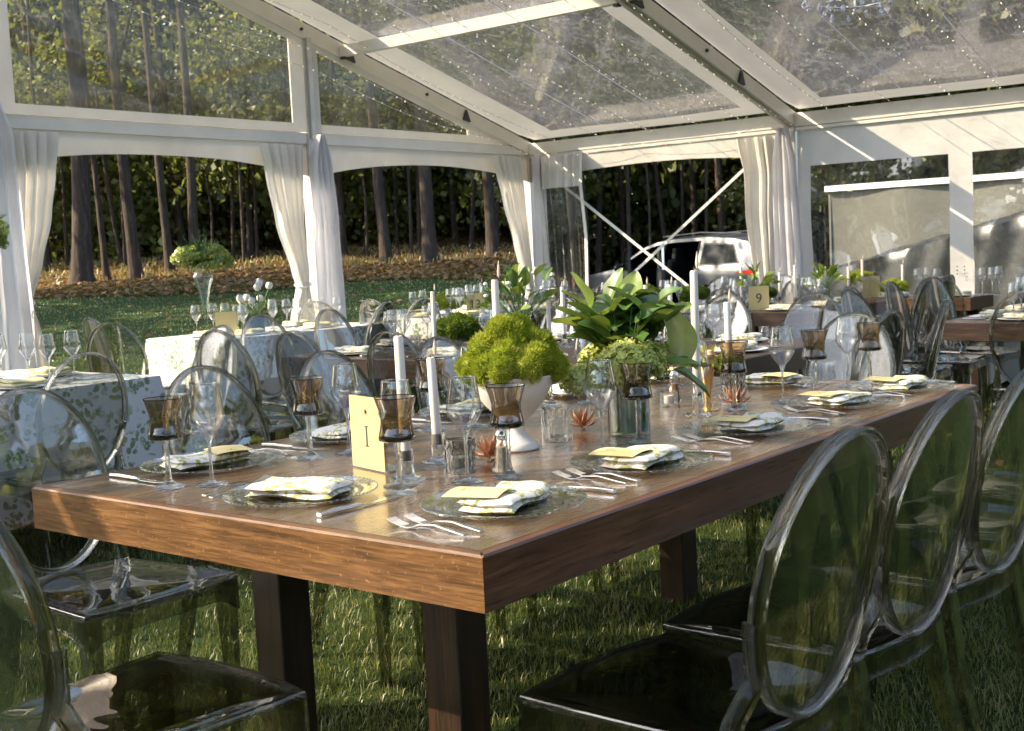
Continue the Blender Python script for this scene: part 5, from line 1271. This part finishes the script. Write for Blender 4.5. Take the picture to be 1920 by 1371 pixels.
def glass_cyl(x, y, r_, h, label):
    v_ = thing('glass_vase', label, 'vase', (x, y, Z)); mb = MB(); mb.lathe([(0,0),(r_,0),(r_,h),(r_*.93,h),(r_*.93,.006),(0,.006)], 20); mb.build('glass', M['water'], v_)
glass_cyl(3.6,2.72,.05,.13,'glass vase of the white-blossomed arrangement on the dark table'); bush((3.6,2.72,Z+.12), 'white-blossomed leafy arrangement beside the tent corner', .30, 42, .3, .15, 4, bl=16)
glass_cyl(6.85,3.0,.04,.12,'small vase of trailing yellow-green fronds by card nine'); bush((6.85,3.0,Z+.14), 'trailing yellow-green fronds beside the yellow card nine', .16, 18, .3, .9, 5, bl=0)
glass_cyl(7.25,2.62,.04,.12,'small vase of star-shaped light fronds near the sunlit drape'); bush((7.25,2.62,Z+.12), 'star-shaped light green fronds near the foot of the sunlit drape', .17, 22, .1, 1.0, 6, bl=0)
glass_cyl(.95,4.05,.045,.12,'glass vase at the frame edge on the crowded clothed table'); bush((.95,4.05,Z+.10), 'dark glossy leaves at the frame edge over the crowded glasses', .17, 20, .1, .1, 8, bl=0)
# tulips
tv_ = thing('tulip_vase', 'green glass vase of white tulips on the clothed table', 'vase', (4.30,5.70,Z)); mb = MB(); mb.lathe([(0,0),(.045,0),(.05,.13),(.047,.13),(.042,.006),(0,.006)], 18); mb.build('glass', solid_glass('green_vase_glass', (.12,.42,.16), 0, 1.4, .4), tv_)
tu = thing('tulips', 'bunch of open white tulips with grassy green leaves', 'flowers', (4.30,5.70,Z+.08)); gg = random.Random(5)
for k in range(9):
    a = k*2*PI/9; sp_ = gg.uniform(.35,.75) if k < 7 else .1; tip = Vector((math.cos(a)*sp_*.2, math.sin(a)*sp_*.2, gg.uniform(.15,.28)))
    mb = MB(); mb.tube([(0,0,-.05), tip*.5+Vector((0,0,.02)), tip], .003, 5); st_ = mb.build('stem', M['stemgreen'], tu)
    for q in range(5):
        b_ = q*2*PI/5; o = link('petal', leaf_mesh('petal', .05, .036, M['whitepetal'], -.3, .3) if (k == 0 and q == 0) else bpy.data.meshes['petal.whitetulip'] if 'petal.whitetulip' in bpy.data.meshes else None, tu) if False else None
    m2 = MB(); m2.lathe([(.002,-.006),(.018,.0),(.026,.016),(.024,.034),(.014,.046)], 9, M=Matrix.Translation(tip) @ Matrix.Rotation(gg.uniform(-.6,.6), 4, 'X')); m2.build('bloom', M['whitepetal'], tu)
    if k < 8:
        o = link('leaf', LA[0], tu); orient(o, (0,0,.02), tip+Vector((gg.uniform(-.1,.1), gg.uniform(-.1,.1), .05)), 0); o.scale = (.35, 1.6, 1)
# tall reversed trumpet vases with flower balls
def tall_vase(x, y, hz, label, flabel, r_=.17):
    v_ = thing('tall_vase', label, 'vase', (x, y, Z)); mb = MB()
    mb.lathe([(0,0),(.07,.001),(.07,.006),(.012,.014),(.009,.04),(.012,hz*.28),(.022,hz*.45),(.045,hz*.68),(.068,hz*.80),(.070,hz*.85),(.052,hz*.92),(.038,hz*.95),(.052,hz),(.049,hz)], 22); mb.build('glass', M['water'], v_)
    f = thing('flower_ball', flabel, 'flowers', (x, y, Z+hz)); gg = random.Random(int(x*31))
    for k in range(24):
        a = gg.uniform(0, 2*PI); e = gg.uniform(-.25, .9); d = Vector((math.cos(a)*math.cos(e), math.sin(a)*math.cos(e), .05+math.sin(e)*.75)); s_ = gg.uniform(.40,.62)
        h_ = hydrangea(f, d*r_*.78, (.048+.014*gg.random()), 70, M['leafb'] if k % 3 else M['hydra'], k+int(x*9), .012) if k < 24 else None
    m2 = MB()
    for k in range(46):
        a = gg.uniform(0, 2*PI); e = gg.uniform(.25, 1.5); d = Vector((math.cos(a)*math.cos(e), math.sin(a)*math.cos(e), math.sin(e))); L = gg.uniform(.16,.26)
        m2.tube([d*.04, d*L*.6, d*L+Vector((0,0,.01))], [.004,.003,.0012], 4)
        for q in range(5): m2.tube([d*L*(.5+.1*q), d*L*(.5+.1*q)+Vector((gg.uniform(-.03,.03), gg.uniform(-.03,.03), .02))], [.0025,.001], 3)
    m2.build('fern_sprigs', M['leafa'], f)
    for k in range(12): 
        a = gg.uniform(0, 6.28); o = link('leaf', gg.choice(LA), f); orient(o, (0,0,.02), (math.cos(a), math.sin(a), gg.uniform(-.5,.4)), 0); o.scale = (1.2,)*3
tall_vase(3.93,5.82,.52,'tall bulbous clear vase standing on the clothed table with tulips','airy ball of green hydrangea and fern atop the tall vase', .21)
tall_vase(1.24,4.02,.66,'tall clear vase at the frame edge on the crowded clothed table','green flower ball cut by the frame edge beside the sheer drape', .20)

# settings on the other tables
def rows(key, side, xs_, flat=False, glasses=2, nap=True, goblets=False, folded=None):
    (x0, y0, x1, y1), desc = TB[key]
    sn = {'n': 'near side', 'f': 'far side', 'w': 'near end', 'e': 'far end'}[side]
    for k, c_ in enumerate(xs_):
        px, py, deg = {'n': (c_, y0+.20, 0), 'f': (c_, y1-.20, 180), 'w': (x0+.20, c_, -90), 'e': (x1-.20, c_, 90)}[side]
        where = f'at the {ORD[k]} {sn} place of the {desc}'; gr_ = f'on the {desc}'
        a = R(deg+random.uniform(-4,4)); ca, sa = math.cos(a), math.sin(a)
        def loc(x, y, z=0): return (px+ca*x-sa*y, py+sa*x+ca*y, Z+(.005 if key in ('C1','C2','F') else 0)+z)
        plate2.put(loc(0,0), a, f'white dinner plate {where}', 'white plates '+gr_)
        (napc if key in ('C1','C2','F') else naps[k % 4]).put(loc(0,0,.012), a+R(random.uniform(-15,15)), ('yellow cloth napkin ' if key in ('C1','C2','F') else 'folded leaf-print napkin ')+where, 'napkins '+gr_)
        for q in range(glasses): wine.put(loc(.13+.09*q+random.uniform(-.01,.01), .18+.03*(q % 2)-.05*q, 0), random.random()*6, ('tall' if q == 0 else 'second' if q == 1 else 'third')+f' wine glass {where}', 'wine glasses '+gr_, random.uniform(.88,1.0))
        if goblets: goblet.put(loc(.26,.15), 0, f'brown smoke-glass goblet {where}', 'goblets '+gr_)
        knife.put(loc(.17,-.01), a, f'silver dinner knife {where}', 'knives '+gr_); fork.put(loc(-.17,0), a, f'silver fork {where}', 'forks '+gr_)
def mkplate():
    root = thing('dinner_plate', 'x', 'plate'); mb = MB(); mb.lathe([(0,.001),(.08,.001),(.135,.010),(.137,.012),(.135,.013),(.08,.006),(0,.006)], 30); mb.build('dish', M['plainwhite'], root); return root
plate2 = Proto(mkplate())
nc = make_napkin(9, .17, .15, 2); nc.data.materials[0] = M['napcream']; napc = Proto(nc)
rows('C1','n',(.15,.75,1.35), glasses=3); rows('C1','e',(4.2,), glasses=3); rows('C1','f',(.6,1.2), glasses=3)
rows('B','w',(2.2,2.8,3.45)); rows('B','e',(1.65,2.25,2.85,3.45)); rows('B','n',(3.55,)); rows('B','f',(3.6,))
rows('C2','n',(4.15,4.80), glasses=3); rows('C2','w',(5.85,), glasses=3); rows('C2','f',(4.3,5.0), glasses=3)
rows('F','n',(6.1,6.7,7.3), glasses=3); rows('F','w',(5.6,), glasses=3); rows('F','f',(6.3,7.0))
rows('D','w',(2.65,3.25,3.85,4.45)); rows('D','e',(2.7,3.3,3.9)); rows('D','n',(7.05,))
rows('D2','w',(1.95,2.45), glasses=3)
rows('E','f',(5.75,6.3)); rows('E','w',(.70,.15,-.4)); rows('E','e',(.7,.1))
for k, (x, y, kd, d) in enumerate([(3.40,3.16,'A','in front of the dark green dianthus bowl'),(3.62,2.45,'A','beside the white-blossomed arrangement'),(3.72,2.62,'B','just past the white-blossomed arrangement'),
    (3.60,1.93,'A','rising before the car bonnet'),(3.60,1.79,'A','rising before the open car door'),(7.0,3.20,'A','tall and thin before the car tail light'),
    (7.15,2.95,'B','behind the yellow card nine'),(7.0,2.75,'A','before the sunlit sheer drape'),(7.3,2.7,'B','near the star-shaped fronds'),(8.2,2.72,'A','beside the lime dianthus before the plastic window'),
    (8.15,2.82,'B','between the sheer drape and the lime dianthus'),(8.3,2.42,'B','between the two lime dianthus bowls'),(6.55,5.45,'B','behind the card thirteen'),(1.25,3.95,'B','among the crowded glasses on the near clothed table'),(7.2,5.5,'A','at the tent corner over the clothed table'),(7.0,4.3,'B','on table nine behind the tallest leaves')]):
    candle(x, y, kd, f'white taper candle {d}')
for k, (x, y, d) in enumerate([(4.45,5.85,'behind the white tulips'),(4.1,5.6,'by the foot of the tall vase'),(6.7,2.75,'next to card nine'),(3.45,3.35,'by the dark dianthus bowl')]):
    votive('clear_votive', .03, .07, 20, M['ribglass'], 'rib', f'small clear votive glass {d}', (x, y, Z+.004))
